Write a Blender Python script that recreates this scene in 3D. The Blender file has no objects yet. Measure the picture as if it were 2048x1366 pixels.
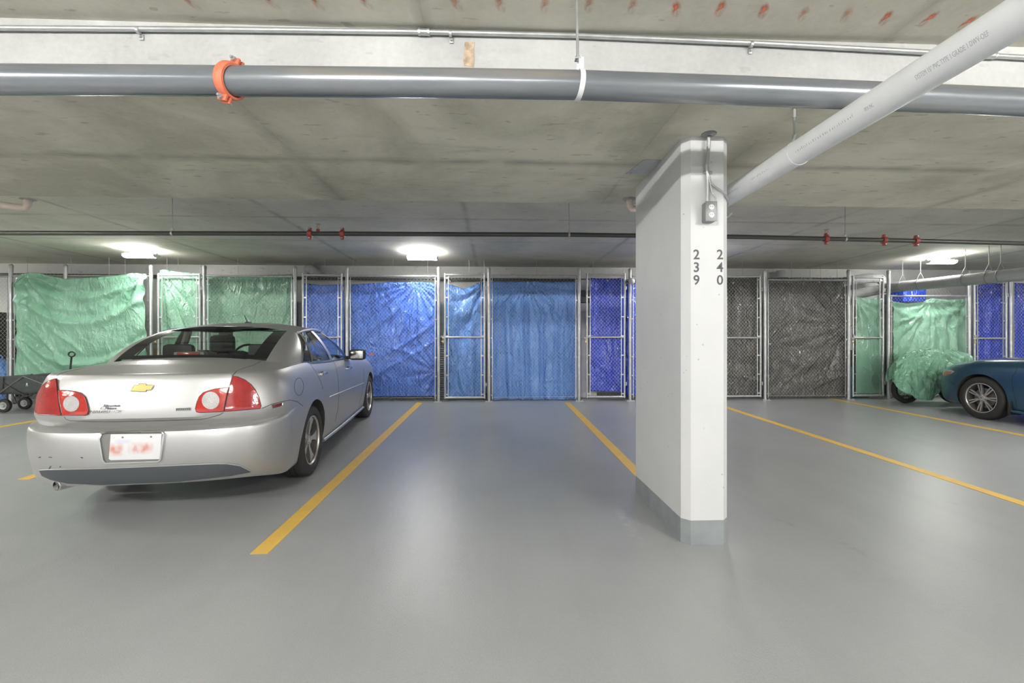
import bpy, bmesh, math, random
import numpy as np
from mathutils import Vector, Matrix, noise
from mathutils.bvhtree import BVHTree
from mathutils.geometry import delaunay_2d_cdt

# ------------------------------------------------------------------ camera, world, exposure
SC = bpy.context.scene
COL = SC.collection
F = 900.0; CH = 1.348; AY = math.radians(2.4); SL = 0.024
cam_d = bpy.data.cameras.new('camera'); cam = bpy.data.objects.new('camera', cam_d); COL.objects.link(cam)
cam.location = (0, 0, CH); cam.rotation_euler = (math.pi/2, 0, -AY)
cam_d.sensor_width = 36; cam_d.lens = 36*F/2048; cam_d.clip_start = .02; cam_d.clip_end = 200
SC.camera = cam
SC.view_settings.view_transform = 'Standard'; SC.view_settings.look = 'None'
SC.view_settings.gamma = 1; SC.view_settings.use_curve_mapping = False
SC.view_settings.exposure = 0.95
W = bpy.data.worlds.new('world'); SC.world = W; W.use_nodes = True
W.node_tree.nodes['Background'].inputs[0].default_value = (.95, .97, 1, 1)
W.node_tree.nodes['Background'].inputs[1].default_value = .5
LAMP_FAR = 58.0; LAMP_AISLE = 540.0; LAMP_BACK = 220.0; LAMP_SIDE = 60.0    # emission of the fixture lenses; back and side rows are added fill
SC.cycles.max_bounces = 8; SC.cycles.diffuse_bounces = 4; SC.cycles.transparent_max_bounces = 16
SC.cycles.caustics_reflective = False; SC.cycles.caustics_refractive = False
SC.cycles.sample_clamp_indirect = 4
SC.cycles.use_denoising = True

CA, SA = math.cos(AY), math.sin(AY)
EYE = Vector((0, 0, CH))
def ray(u, v):
    x, y, z = (u-1024)/F, 1.0, -(v-683)/F
    return Vector((x*CA + y*SA, -x*SA + y*CA, z))
def at_y(u, v, Y):
    d = ray(u, v); return EYE + d*(Y/d.y)
def at_z(u, v, Z):
    d = ray(u, v); return EYE + d*((Z-CH)/d.z)
def at_d(u, v, dist):
    return EYE + ray(u, v)*dist
def floor_at(u, v):
    d = ray(u, v); return EYE + d*(CH/(SL*d.y - d.z))
def gz(y): return SL*y

# ------------------------------------------------------------------ mesh helpers
class MB:
    def __init__(s): s.v = []; s.f = []; s.m = []
    def add(s, vs, fs, m=0):
        o = len(s.v); s.v += [tuple(p) for p in vs]; s.f += [tuple(i+o for i in f) for f in fs]; s.m += [m]*len(fs); return s
    def box(s, c, d, rot=None, bev=0, m=0):
        hx, hy, hz = d[0]/2, d[1]/2, d[2]/2
        if bev <= 0:
            P = [(-hx,-hy,-hz),(hx,-hy,-hz),(hx,hy,-hz),(-hx,hy,-hz),(-hx,-hy,hz),(hx,-hy,hz),(hx,hy,hz),(-hx,hy,hz)]
            Fc = [(0,3,2,1),(4,5,6,7),(0,1,5,4),(1,2,6,5),(2,3,7,6),(3,0,4,7)]
        else:
            bm = bmesh.new(); bmesh.ops.create_cube(bm, size=1)
            for q in bm.verts: q.co = Vector((q.co.x*d[0], q.co.y*d[1], q.co.z*d[2]))
            bmesh.ops.bevel(bm, geom=bm.edges[:], offset=bev, segments=2, affect='EDGES', profile=.5)
            bm.verts.index_update(); P = [tuple(q.co) for q in bm.verts]; Fc = [tuple(q.index for q in f.verts) for f in bm.faces]; bm.free()
        c = Vector(c)
        P = [((rot @ Vector(p)) if rot else Vector(p)) + c for p in P]
        return s.add(P, Fc, m)
    def tube(s, pts, r, n=10, caps=True, m=0, closed=False):
        pts = [Vector(p) for p in pts]; k = len(pts)
        rs = r if isinstance(r, (list, tuple)) else [r]*k
        T = []
        for i in range(k):
            if closed: t = pts[(i+1) % k]-pts[i-1]
            else: t = pts[min(i+1, k-1)]-pts[max(i-1, 0)]
            T.append(t.normalized() if t.length > 1e-9 else Vector((0,0,1)))
        up = Vector((0,0,1)) if abs(T[0].z) < .9 else Vector((1,0,0))
        nrm = (up - T[0]*up.dot(T[0])).normalized()
        V = []
        for i in range(k):
            nrm = (nrm - T[i]*nrm.dot(T[i])).normalized(); b = T[i].cross(nrm)
            for j in range(n):
                a = 2*math.pi*j/n
                V.append(pts[i] + (nrm*math.cos(a) + b*math.sin(a))*rs[i])
        Fc = []
        for i in range(k if closed else k-1):
            i2 = (i+1) % k
            for j in range(n):
                j2 = (j+1) % n
                Fc.append((i*n+j, i*n+j2, i2*n+j2, i2*n+j))
        if caps and not closed:
            Fc.append(tuple(range(n-1, -1, -1))); Fc.append(tuple((k-1)*n+j for j in range(n)))
        return s.add(V, Fc, m)
    def lathe(s, prof, mat, n=32, m=0, close=False):
        # prof list of (r, h) ; axis local z ; mat 4x4
        V = []; k = len(prof)
        for r, h in prof:
            for j in range(n):
                a = 2*math.pi*j/n; V.append(mat @ Vector((r*math.cos(a), r*math.sin(a), h)))
        Fc = []
        for i in range(k if close else k-1):
            i2 = (i+1) % k
            for j in range(n):
                j2 = (j+1) % n; Fc.append((i*n+j, i*n+j2, i2*n+j2, i2*n+j))
        return s.add(V, Fc, m)
    def prism(s, poly, h0, h1, fn, m=0):
        # poly 2d list; fn(p,h) -> 3d
        n = len(poly)
        V = [fn(p, h0) for p in poly]+[fn(p, h1) for p in poly]
        Fc = [tuple(range(n-1, -1, -1)), tuple(range(n, 2*n))]+[(i, (i+1) % n, n+(i+1) % n, n+i) for i in range(n)]
        return s.add(V, Fc, m)
    def grid(s, fn, nu, nv, m=0):
        V = [fn(i/nu, j/nv) for j in range(nv+1) for i in range(nu+1)]
        Fc = [(j*(nu+1)+i, j*(nu+1)+i+1, (j+1)*(nu+1)+i+1, (j+1)*(nu+1)+i) for j in range(nv) for i in range(nu)]
        return s.add(V, Fc, m)
    def build(s, name, mats, parent=None, smooth=35, local=None, flip=False):
        me = bpy.data.meshes.new(name)
        V = s.v
        if local is not None: V = [tuple(local @ Vector(p)) for p in V]
        me.from_pydata(V, [], s.f)
        mats = mats if isinstance(mats, (list, tuple)) else [mats]
        for mt in mats: me.materials.append(mt)
        if len(mats) > 1: me.polygons.foreach_set('material_index', s.m)
        if smooth is not None:
            me.polygons.foreach_set('use_smooth', [True]*len(s.f))
        bm = bmesh.new(); bm.from_mesh(me); bmesh.ops.recalc_face_normals(bm, faces=bm.faces[:]); bm.to_mesh(me); bm.free()
        if smooth is not None and smooth < 180: me.set_sharp_from_angle(angle=math.radians(smooth))
        me.update()
        return link(name, me, parent)
def link(name, data, parent=None, loc=None):
    o = bpy.data.objects.new(name, data); COL.objects.link(o)
    if parent: o.parent = parent
    if loc is not None: o.location = loc
    return o
def tag(o, label, cat, group=None, kind=None):
    if label: o['label'] = label
    if cat: o['category'] = cat
    if group: o['group'] = group
    if kind: o['kind'] = kind
    return o
def thing(name, loc, label, cat, group=None, rot=(0,0,0)):
    o = link(name, None, None, loc); o.rotation_euler = rot; o.empty_display_size = .1
    return tag(o, label, cat, group)
def relparent(o, p):
    """parent without moving: o was modelled in world space"""
    o.parent = p; bpy.context.view_layer.update(); o.matrix_parent_inverse = p.matrix_world.inverted(); return o
def text_mesh(body, size, depth=.001, bold=0.):
    cu = bpy.data.curves.new('t', 'FONT'); cu.body = body; cu.size = size; cu.align_x = 'CENTER'; cu.align_y = 'CENTER'; cu.extrude = depth; cu.offset = bold; cu.resolution_u = 3
    o = bpy.data.objects.new('t', cu); COL.objects.link(o)
    bpy.context.view_layer.update()
    me = bpy.data.meshes.new_from_object(o.evaluated_get(bpy.context.evaluated_depsgraph_get()))
    bpy.data.objects.remove(o); bpy.data.curves.remove(cu)
    return me
def arc(c, e1, e2, r, a0, a1, n):
    c = Vector(c); e1 = Vector(e1); e2 = Vector(e2)
    return [c + (e1*math.cos(a0+(a1-a0)*i/n) + e2*math.sin(a0+(a1-a0)*i/n))*r for i in range(n+1)]
def interp(xs, ys, x): return float(np.interp(x, xs, ys))
def sm(x): x = max(0., min(1., x)); return x*x*(3-2*x)

# ------------------------------------------------------------------ materials
def mat(name, col, rough=.5, metal=0., spec=.5, coat=0., noise_amt=0., noise_scale=8., bump=0., bump_scale=60., emis=None, stretch=None):
    m = bpy.data.materials.new(name); m.use_nodes = True; nt = m.node_tree; b = nt.nodes['Principled BSDF']
    col = tuple(col)+(1,)
    b.inputs['Base Color'].default_value = col; b.inputs['Roughness'].default_value = rough; b.inputs['Metallic'].default_value = metal
    b.inputs['Specular IOR Level'].default_value = spec; b.inputs['Coat Weight'].default_value = coat
    if noise_amt or bump:
        tc = nt.nodes.new('ShaderNodeTexCoord'); mp = nt.nodes.new('ShaderNodeMapping'); nt.links.new(tc.outputs['Object'], mp.inputs[0])
        if stretch: mp.inputs['Scale'].default_value = stretch
    if noise_amt:
        n = nt.nodes.new('ShaderNodeTexNoise'); n.inputs['Scale'].default_value = noise_scale; n.inputs['Detail'].default_value = 6
        nt.links.new(mp.outputs[0], n.inputs['Vector'])
        r = nt.nodes.new('ShaderNodeValToRGB'); nt.links.new(n.outputs[0], r.inputs[0])
        r.color_ramp.elements[0].position = .3; r.color_ramp.elements[1].position = .7
        r.color_ramp.elements[0].color = tuple(c*(1-noise_amt) for c in col[:3])+(1,)
        r.color_ramp.elements[1].color = tuple(min(1, c*(1+noise_amt)) for c in col[:3])+(1,)
        nt.links.new(r.outputs[0], b.inputs['Base Color'])
    if bump:
        n2 = nt.nodes.new('ShaderNodeTexNoise'); n2.inputs['Scale'].default_value = bump_scale; n2.inputs['Detail'].default_value = 4
        nt.links.new(mp.outputs[0], n2.inputs['Vector'])
        bp = nt.nodes.new('ShaderNodeBump'); bp.inputs['Strength'].default_value = bump; bp.inputs['Distance'].default_value = .01
        nt.links.new(n2.outputs[0], bp.inputs['Height']); nt.links.new(bp.outputs[0], b.inputs['Normal'])
    if emis:
        b.inputs['Emission Color'].default_value = tuple(emis[0])+(1,); b.inputs['Emission Strength'].default_value = emis[1]
    return m

class NT:
    """tiny node-graph writer"""
    def __init__(s, name):
        s.m = bpy.data.materials.new(name); s.m.use_nodes = True; s.t = s.m.node_tree; s.b = s.t.nodes['Principled BSDF']
        tc = s.t.nodes.new('ShaderNodeTexCoord'); s.co = tc.outputs['Object']
    def n(s, typ, **kw):
        x = s.t.nodes.new(typ)
        for k, v in kw.items(): setattr(x, k, v)
        return x
    def put(s, sock, v):
        if hasattr(v, 'links'): s.t.links.new(v, sock)
        else: sock.default_value = v
    def math(s, op, a, b=None, c=None):
        x = s.n('ShaderNodeMath', operation=op)
        for i, q in enumerate((a, b, c)):
            if q is not None: s.put(x.inputs[i], q)
        return x.outputs[0]
    def sep(s, v): x = s.n('ShaderNodeSeparateXYZ'); s.put(x.inputs[0], v); return x.outputs
    def mapping(s, scale=(1,1,1), loc=(0,0,0), rot=(0,0,0)):
        x = s.n('ShaderNodeMapping'); s.put(x.inputs[0], s.co); x.inputs['Scale'].default_value = scale; x.inputs['Location'].default_value = loc; x.inputs['Rotation'].default_value = rot; return x.outputs[0]
    def noise(s, vec, scale, detail=5, rough=.55, dist=0.):
        x = s.n('ShaderNodeTexNoise'); s.put(x.inputs['Vector'], vec); x.inputs['Scale'].default_value = scale; x.inputs['Detail'].default_value = detail; x.inputs['Roughness'].default_value = rough; x.inputs['Distortion'].default_value = dist; return x.outputs[0]
    def vor(s, vec, scale, feature='F1'):
        x = s.n('ShaderNodeTexVoronoi', feature=feature); s.put(x.inputs['Vector'], vec); x.inputs['Scale'].default_value = scale; return x.outputs[0]
    def ramp(s, v, stops):
        x = s.n('ShaderNodeValToRGB'); s.put(x.inputs[0], v); e = x.color_ramp.elements
        while len(e) < len(stops): e.new(.5)
        for q, (p, c) in zip(e, stops):
            q.position = p; q.color = (c, c, c, 1) if not isinstance(c, tuple) else c+(1,)
        return x.outputs[0]
    def mix(s, fac, a, b, mode='MIX'):
        x = s.n('ShaderNodeMixRGB', blend_type=mode)
        for sock, v in zip(x.inputs, (fac, a, b)):
            if isinstance(v, tuple) and len(v) == 3: v = v+(1,)
            s.put(sock, v)
        return x.outputs[0]
    def bump(s, h, strength, dist=.01):
        x = s.n('ShaderNodeBump'); s.put(x.inputs['Height'], h); x.inputs['Strength'].default_value = strength; x.inputs['Distance'].default_value = dist; return x.outputs[0]
    def out(s, col=None, rough=None, normal=None, metal=None, spec=None, coat=None):
        for k, v in (('Base Color', col), ('Roughness', rough), ('Normal', normal), ('Metallic', metal), ('Specular IOR Level', spec), ('Coat Weight', coat)):
            if v is not None:
                if isinstance(v, tuple) and len(v) == 3: v = v+(1,)
                s.put(s.b.inputs[k], v)
        return s.m
def line_mask(g, coord, c, w):
    """1 on |coord-c|<w, soft"""
    d = g.math('ABSOLUTE', g.math('SUBTRACT', coord, c))
    return g.ramp(g.math('DIVIDE', d, w), [(0., 1.), (1., 0.)])

def concrete(name, base, dark, seams_x=(), seams_y=(), stain=.5, rough=.8, fleck=.42):
    g = NT(name); X, Y, Z = g.sep(g.co)
    n1 = g.noise(g.co, .9, 6, .6, .4); n2 = g.noise(g.mapping((1.2, 5, 5)), 2.0, 6, .65); n3 = g.noise(g.co, 35, 3)
    f1 = g.ramp(n1, [(.42, 0.), (.62, 1.)])
    c = g.mix(g.math('MULTIPLY', f1, stain), base, dark)
    f2 = g.ramp(n2, [(.56, 0.), (.70, 1.)])
    c = g.mix(g.math('MULTIPLY', f2, stain*.6), c, dark)
    c = g.mix(g.math('MULTIPLY', g.ramp(n3, [(.35, 0.), (.75, 1.)]), .12), c, tuple(min(1, q*1.5) for q in base))
    wob = g.math('MULTIPLY', g.math('SUBTRACT', g.noise(g.co, 3.0, 4), .5), .06)
    sd = tuple(q*.42 for q in base); br = g.ramp(g.noise(g.co, 2.2, 5), [(.38, 0.2), (.58, 1.)])
    hb = None
    for coord, lst in ((X, seams_x), (Y, seams_y)):
        for cc, w, amt in lst:
            wide = line_mask(g, g.math('ADD', coord, wob), cc, w*5)
            thin = line_mask(g, coord, cc, w*.35)
            mk = g.math('MULTIPLY', g.math('MAXIMUM', g.math('MULTIPLY', wide, .7), thin), g.math('MULTIPLY', br, amt))
            c = g.mix(mk, c, sd)
            hb = thin if hb is None else g.math('MAXIMUM', hb, thin)
    # dark flecks
    fl = g.noise(g.mapping((3, 9, 9), rot=(0, 0, .4)), 2.6, 2, .4)
    c = g.mix(g.math('MULTIPLY', g.ramp(fl, [(.685, 0.), (.715, 1.)]), fleck), c, sd)
    h = g.noise(g.co, 18, 5)
    if hb is not None: h = g.math('SUBTRACT', h, hb)
    return g.out(col=c, rough=rough, normal=g.bump(h, .25, .006), spec=.25)

M = {}
YF = 8.59            # plane of the storage fence
YW = 9.72            # rear wall
ZS = 2.96; ZB = 2.64; YB0 = 2.345; YB1 = 4.18

M['slab'] = concrete('slab concrete', (.74,.715,.62), (.47,.455,.38),
    seams_x=[(x, .012, .8) for x in (-10.2,-7.6,-5.15,-2.75,-.35,2.1,4.5,6.9,9.4)], seams_y=[(5.95,.012,.7),(7.3,.01,.5),(.6,.01,.5)], stain=.5)
M['soffit'] = concrete('soffit concrete', (.80,.765,.645), (.48,.465,.37),
    seams_x=[(-7.0,.02,.6),(-1.37,.022,1.),(1.02,.05,.75),(1.71,.04,.8),(4.2,.02,.6),(-4.2,.012,.5)], seams_y=[(3.25,.016,1.)], stain=.75)
M['beam_face'] = concrete('pale beam concrete', (.60,.60,.58), (.43,.43,.42), stain=.8, fleck=.2)
M['wall'] = concrete('wall concrete', (.60,.60,.57), (.44,.44,.42), stain=.4)
M['galv'] = mat('galvanized steel', (.53,.54,.54), .42, .7, noise_amt=.12, noise_scale=14)
M['galv_dull'] = mat('dull galvanized steel', (.50,.51,.50), .5, .6, noise_amt=.15, noise_scale=10)
M['wire'] = mat('galvanized wire', (.44,.44,.42), .5, .5)
M['white_lens'] = mat('white bracket', (.8,.8,.8), .4)
M['emit_far'] = mat('lit lens far row', (.9,.9,.9), .4, emis=((1,.985,.95), LAMP_FAR))
M['emit_aisle'] = mat('lit lens aisle row', (.9,.9,.9), .4, emis=((1,.985,.95), LAMP_AISLE))
M['emit_back'] = mat('lit lens back row', (.9,.9,.9), .4, emis=((1,.985,.95), LAMP_BACK))
M['black'] = mat('black plastic', (.018,.018,.018), .45)
M['rubber'] = mat('tyre rubber', (.035,.034,.033), .75, bump=.15, bump_scale=90)
M['pvc'] = mat('white pvc', (.86,.87,.88), .35, noise_amt=.03)
M['ink'] = mat('grey print', (.10,.10,.11), .6)
M['faint_ink'] = mat('faint grey print', (.47,.48,.50), .6)
M['orange'] = mat('orange painted iron', (.78,.20,.11), .45, noise_amt=.12, noise_scale=20)
M['red'] = mat('red painted iron', (.42,.07,.06), .45)
M['beige'] = mat('beige plastic pipe', (.78,.66,.58), .45)

# floor
g = NT('grey epoxy floor'); X, Y, Z = g.sep(g.co)
n1 = g.noise(g.co, .55, 6, .6); n2 = g.noise(g.mapping((1.6, .5, 1)), 1.3, 6, .65); sp = g.noise(g.co, 170, 2)
c = g.mix(g.ramp(n1, [(.3, 0.), (.7, 1.)]), (.315,.326,.33), (.39,.40,.402))
c = g.mix(g.math('MULTIPLY', g.ramp(n2, [(.55, 0.), (.75, 1.)]), .35), c, (.30,.305,.31))
sc = g.noise(g.mapping((1.0, 7, 1), rot=(0, 0, .5)), 1.1, 5, .6)
c = g.mix(g.math('MULTIPLY', g.ramp(g.noise(g.mapping((2.2, .22, 1)), 1.1, 4), [(.50, 0.), (.75, 1.)]), .35), c, (.27,.275,.275))
c = g.mix(g.math('MULTIPLY', g.ramp(g.noise(g.co, 130, 2), [(.35, 0.), (.7, 1.)]), .10), c, (.62,.63,.63))
def stain(u0, v0, u1, v1, wd, amt, colr, c):  # local floor tint: scuffs, smears and one painted shade
    a, b = floor_at(u0, v0), floor_at(u1, v1); m_ = (a+b)/2; L = (b-a).length/2; an = math.atan2(b.y-a.y, b.x-a.x)
    dx, dy = g.math('SUBTRACT', X, m_.x), g.math('SUBTRACT', Y, m_.y)
    p = g.math('ADD', g.math('MULTIPLY', dx, math.cos(an)/L), g.math('MULTIPLY', dy, math.sin(an)/L)); q = g.math('ADD', g.math('MULTIPLY', dx, -math.sin(an)/wd), g.math('MULTIPLY', dy, math.cos(an)/wd))
    d = g.math('SQRT', g.math('ADD', g.math('MULTIPLY', p, p), g.math('MULTIPLY', q, q)))
    mk = g.math('MULTIPLY', g.ramp(d, [(.3, 1.), (1., 0.)]), g.ramp(g.noise(g.co, 16, 5, .7), [(.42, 0.), (.6, 1.)]))
    return g.mix(g.math('MULTIPLY', mk, amt), c, colr)
c = stain(1532, 1034, 1612, 1058, .05, .5, (.23,.24,.235), c)
c = stain(1640, 1062, 1780, 1136, .045, .45, (.23,.24,.235), c)
c = stain(1880, 1000, 1925, 1012, .05, .3, (.24,.25,.245), c)
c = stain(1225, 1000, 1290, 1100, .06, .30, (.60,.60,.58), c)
c = stain(600, 1000, 720, 1320, .22, .20, (.30,.31,.31), c)
c = stain(1000, 880, 1230, 905, .5, .35, (.27,.28,.28), c)  # shade across the mid lane, painted into the floor colour
h = g.math('ADD', sp, g.math('MULTIPLY', g.noise(g.co, 120, 2), .6))
M['floor'] = g.out(col=c, rough=g.ramp(n2, [(.2, .285), (.8, .33)]), normal=g.bump(h, .22, .004), spec=.6)

# yellow paint
g = NT('worn yellow paint'); n1 = g.noise(g.co, 6, 6, .7); n2 = g.noise(g.co, 60, 4, .7)
c = g.mix(g.ramp(n1, [(.3, 0.), (.75, 1.)]), (.86,.55,.10), (.74,.47,.10))
c = g.mix(g.math('MULTIPLY', g.ramp(n2, [(.62, 0.), (.70, 1.)]), .4), c, (.35,.28,.14))
M['yellow'] = g.out(col=c, rough=.45, normal=g.bump(g.noise(g.co, 200, 2), .3, .004))

# ---- structure
def structure(name, mb, mats, smooth=None):
    o = mb.build(name, mats, None, smooth); o['kind'] = 'structure'; return o
x0, x1, yb, t = -15.5, 17.0, -7.5, .3
b = MB(); P = [(x0, yb, gz(yb)), (x1, yb, gz(yb)), (x1, YW+.3, gz(YW+.3)), (x0, YW+.3, gz(YW+.3))]
b.add(P+[(p[0], p[1], p[2]-.3) for p in P], [(0,1,2,3),(7,6,5,4),(0,4,5,1),(1,5,6,2),(2,6,7,3),(3,7,4,0)])
floor_o = structure('floor', b, M['floor'])
b = MB(); b.box(((x0+x1)/2, (yb+YW+.3)/2, ZS+.15), (x1-x0, YW+.3-yb, .3)); ceil_o = structure('ceiling', b, M['slab'])
b = MB()
V = [(x0, YB0, ZB), (x1, YB0, ZB), (x1, YB1, ZB), (x0, YB1, ZB), (x0, YB0, ZS+.01), (x1, YB0, ZS+.01), (x1, YB1, ZS+.01), (x0, YB1, ZS+.01)]
b.add(V, [(0,3,2,1)], 1); b.add(V, [(4,5,6,7),(0,1,5,4),(1,2,6,5),(2,3,7,6),(3,0,4,7)], 0)
beam_o = structure('ceiling_drop_beam', b, [M['beam_face'], M['soffit']])
b = MB(); b.box(((x0+x1)/2, YW+.15, 1.6), (x1-x0, .3, 3.4)); structure('wall_back', b, M['wall'])
b = MB(); b.box((x0-.15, 1.2, 1.4), (.3, 17.6, 3.6)); structure('wall_left', b, M['wall'])
b = MB(); b.box((x1+.15, 1.2, 1.4), (.3, 17.6, 3.6)); structure('wall_right', b, M['wall'])
b = MB(); b.box(((x0+x1)/2, yb-.15, 1.4), (x1-x0, .3, 3.6)); #structure('wall_front', b, M['wall'])
# orange spray dashes on the slab in front of the beam
rnd = random.Random(4)
def spray(name, c, a):
    g = NT(name); r = g.math('LENGTH', 0) if False else None
    X, Y, Z = g.sep(g.co); rr_ = g.math('SQRT', g.math('ADD', g.math('MULTIPLY', g.math('MULTIPLY', X, X), 1.), g.math('MULTIPLY', g.math('MULTIPLY', Y, Y), .16)))
    al = g.math('MULTIPLY', g.ramp(g.math('DIVIDE', rr_, .026), [(.15, 1.), (1., 0.)]), g.ramp(g.noise(g.mapping((30, 14, 30)), 1., 4), [(.38, 0.), (.6, 1.)]))
    g.put(g.b.inputs['Alpha'], g.math('MULTIPLY', al, a)); return g.out(col=c, rough=.8)
M['spray'] = spray('orange spray paint', (.85,.20,.10), .95)
M['spray_faint'] = spray('faint orange spray paint', (.75,.28,.18), .55)
for i, (u, v) in enumerate([(380,4),(540,2),(632,4),(730,3),(912,6),(1000,8),(1090,10),(1178,9),(1265,12),(1352,18),(1441,17),(1527,22),(1607,28),(1693,30),(1772,36),(1857,38),(1935,45)]):
    p = at_z(u, v, ZS); bb = MB()
    bb.prism([(.03*math.cos(q*math.pi/8), .075*math.sin(q*math.pi/8)) for q in range(16)], 0, .0012, lambda q, hh: Vector((q[0], q[1], -hh)))
    o = bb.build('spray_mark', M['spray'] if 9 <= i <= 11 or i > 13 else M['spray_faint'], ceil_o, None); o.location = (p.x, p.y, ZS); o.rotation_euler = (0, 0, rnd.uniform(-.5, -.05))

# ---- parking lines: centre line from far pixel, running along Y
def pline(uf, vf, near_y, label, w=.105, un=None, vn=None):
    a = floor_at(uf, vf); n = floor_at(un, vn)
    d = (n-a); k = (near_y-a.y)/d.y; n = a+d*k
    bb = MB(); seg = 14; rr = random.Random(int(uf))
    V = []
    for i in range(seg+1):
        q = a.lerp(n, i/seg)
        for s_, hh in ((-1, .0025), (1, .0025), (1, -.004), (-1, -.004)):
            V.append((q.x+s_*w/2+rr.uniform(-.002, .002), q.y, gz(q.y)+hh))
    Fc = []
    for i in range(seg):
        o = i*4
        for j in range(4): Fc.append((o+j, o+(j+1) % 4, o+4+(j+1) % 4, o+4+j))
    Fc += [(0,1,2,3), (seg*4+3, seg*4+2, seg*4+1, seg*4)]
    bb.add(V, Fc)
    o = bb.build('parking_line', M['yellow'], None, None)
    return tag(o, label, 'parking line', 'yellow parking lines')
NY = floor_at(518, 1108).y
pline(840, 805, NY, 'yellow parking line beside the silver sedan, between it and the empty stall', un=518, vn=1108)
pline(1134, 805, at_d(1270, 683, 3.78).y+.05, 'yellow parking line running from the fence to the back of the white pillar', un=1270, vn=941)
pline(1416, 803, 1.2, 'long yellow parking line passing just behind the white pillar towards the viewer', un=2048, vn=1008)
pline(1660, 797, 3.2, 'yellow parking line in front of the blue car wheel and covered bike', un=2048, vn=871)
pline(529, 805, floor_at(47, 959).y, 'yellow parking line ending under the exhaust of the silver sedan', un=47, vn=959)
pline(290, 803, 3.0, 'yellow parking line beyond the silver sedan, near the folding wagon', un=0, vn=854)

# ---- light fixtures
def fixture(X, Y, Zb, length, emi, label, along='x', ztop=None):
    t_ = thing('light_fixture', (X, Y, Zb), label, 'ceiling light', 'wraparound ceiling lights')
    if along == 'y': t_.rotation_euler = (0, 0, math.pi/2)
    L = length; w = .16; hgt = .055
    bb = MB(); bb.box((0, 0, hgt+.012), (L, .05, .024), bev=.004); 
    bb.build('housing', M['white_lens'], t_)
    prof = [(-w/2, hgt), (-w/2+.008, hgt*.35), (-w/2+.035, .004), (0, 0), (w/2-.035, .004), (w/2-.008, hgt*.35), (w/2, hgt)]
    bb = MB(); V = [(sx*(L/2-.012), p[0], p[1]) for sx in (-1, 1) for p in prof]; n = len(prof)
    bb.add(V, [(i, i+1, n+i+1, n+i) for i in range(n-1)]+[tuple(range(n)), tuple(range(n, 2*n)), (0, n, 2*n-1, n-1)])
    bb.build('lens', emi, t_, 60)
    for sx in (-1, 1):
        bb = MB(); bb.prism([(p[0]*1.06, p[1]*1.05-.003) for p in prof], 0, .014, lambda q, h_: Vector((sx*(L/2-.014+h_), q[0], q[1]))); bb.build('end_cap', M['white_lens'], t_)
    ztop = (ztop or ZS)-Zb
    for sx in (-.35, .35):
        bb = MB(); bb.tube([(sx*L, 0, hgt+.02), (sx*L, 0, ztop)], .006, 6); bb.build('stem', M['galv_dull'], t_)
    return t_
def tube_fixture(X, Y, Zb, length, emi, label):
    t_ = thing('light_fixture', (X, Y, Zb), label, 'ceiling light', 'tube ceiling lights')
    bb = MB(); bb.box((0, 0, .072), (length, .05, .04), bev=.006); bb.build('housing', M['white_lens'], t_)
    bb = MB(); bb.tube([(-length/2+.03, 0, .014), (length/2-.03, 0, .014)], .013, 12); bb.build('tube', emi, t_)
    for sx in (-1, 1):
        bb = MB(); bb.box((sx*(length/2-.014), 0, .022), (.026, .034, .05), bev=.004); bb.build('lamp_holder', M['white_lens'], t_)
    for sx in (-.35, .35):
        bb = MB(); bb.tube([(sx*length, 0, .08), (sx*length, 0, ZS-Zb)], .006, 6); bb.build('stem', M['galv_dull'], t_)
far_y = 8.12
fx = [at_y(282, 521, far_y).x, at_y(845, 521, far_y).x, 0, at_y(1880, 535, far_y).x]
fx[2] = (fx[1]+fx[3])/2
for X_, lab in zip(fx, ('lit ceiling light above the green tarp beside the silver sedan', 'lit ceiling light above the big blue tarp and empty stall',
                        'lit ceiling light hidden behind the white pillar', 'lit ceiling light above the sloping grey pipe near the blue car')):
    fixture(X_, far_y, 2.81, .54, M['emit_far'], lab)
fixture(fx[0]-5.1, far_y, 2.80, .60, M['emit_far'], 'lit ceiling light over the lockers beyond the folding wagon')
fixture(fx[3]+4.7, far_y, 2.80, .60, M['emit_far'], 'lit ceiling light over the lockers beyond the blue car')
for i, X_ in enumerate((-9.6, -5.3, -1.2, 3.4, 7.7, 12.)):
    tube_fixture(X_, -1.15, 2.84, 1.2, M['emit_aisle'], 'lit ceiling light over the driving aisle, %s' % ('far end by the wall', 'behind the wagon stall', 'behind the sedan', 'behind the pillar stall', 'behind the blue car', 'opposite end by the wall')[i])
for i, X_ in enumerate((-7., 0.5, 8.)):  # unseen row behind the camera, added to raise the ambient light
    tube_fixture(X_, -6.3, 2.84, 1.2, M['emit_back'], 'lit ceiling light over the opposite stalls, %s' % ('wagon side', 'middle', 'blue car side')[i])

M['emit_side'] = mat('lit lens side row', (.9,.9,.9), .4, emis=((1,.985,.95), LAMP_SIDE))  # fill lamps added out of view to brighten the stalls and soffit
for X_, lab in ((-6.2, 'lit ceiling light under the beam over the wagon side stalls'), (6.8, 'lit ceiling light under the beam over the blue car side stalls'), (-11.5, 'lit ceiling light under the beam nearest the wagon side wall'), (12.5, 'lit ceiling light under the beam nearest the blue car side wall')):
    fixture(X_, 3.4, 2.50, 1.2, M['emit_side'], lab, ztop=ZB)
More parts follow.
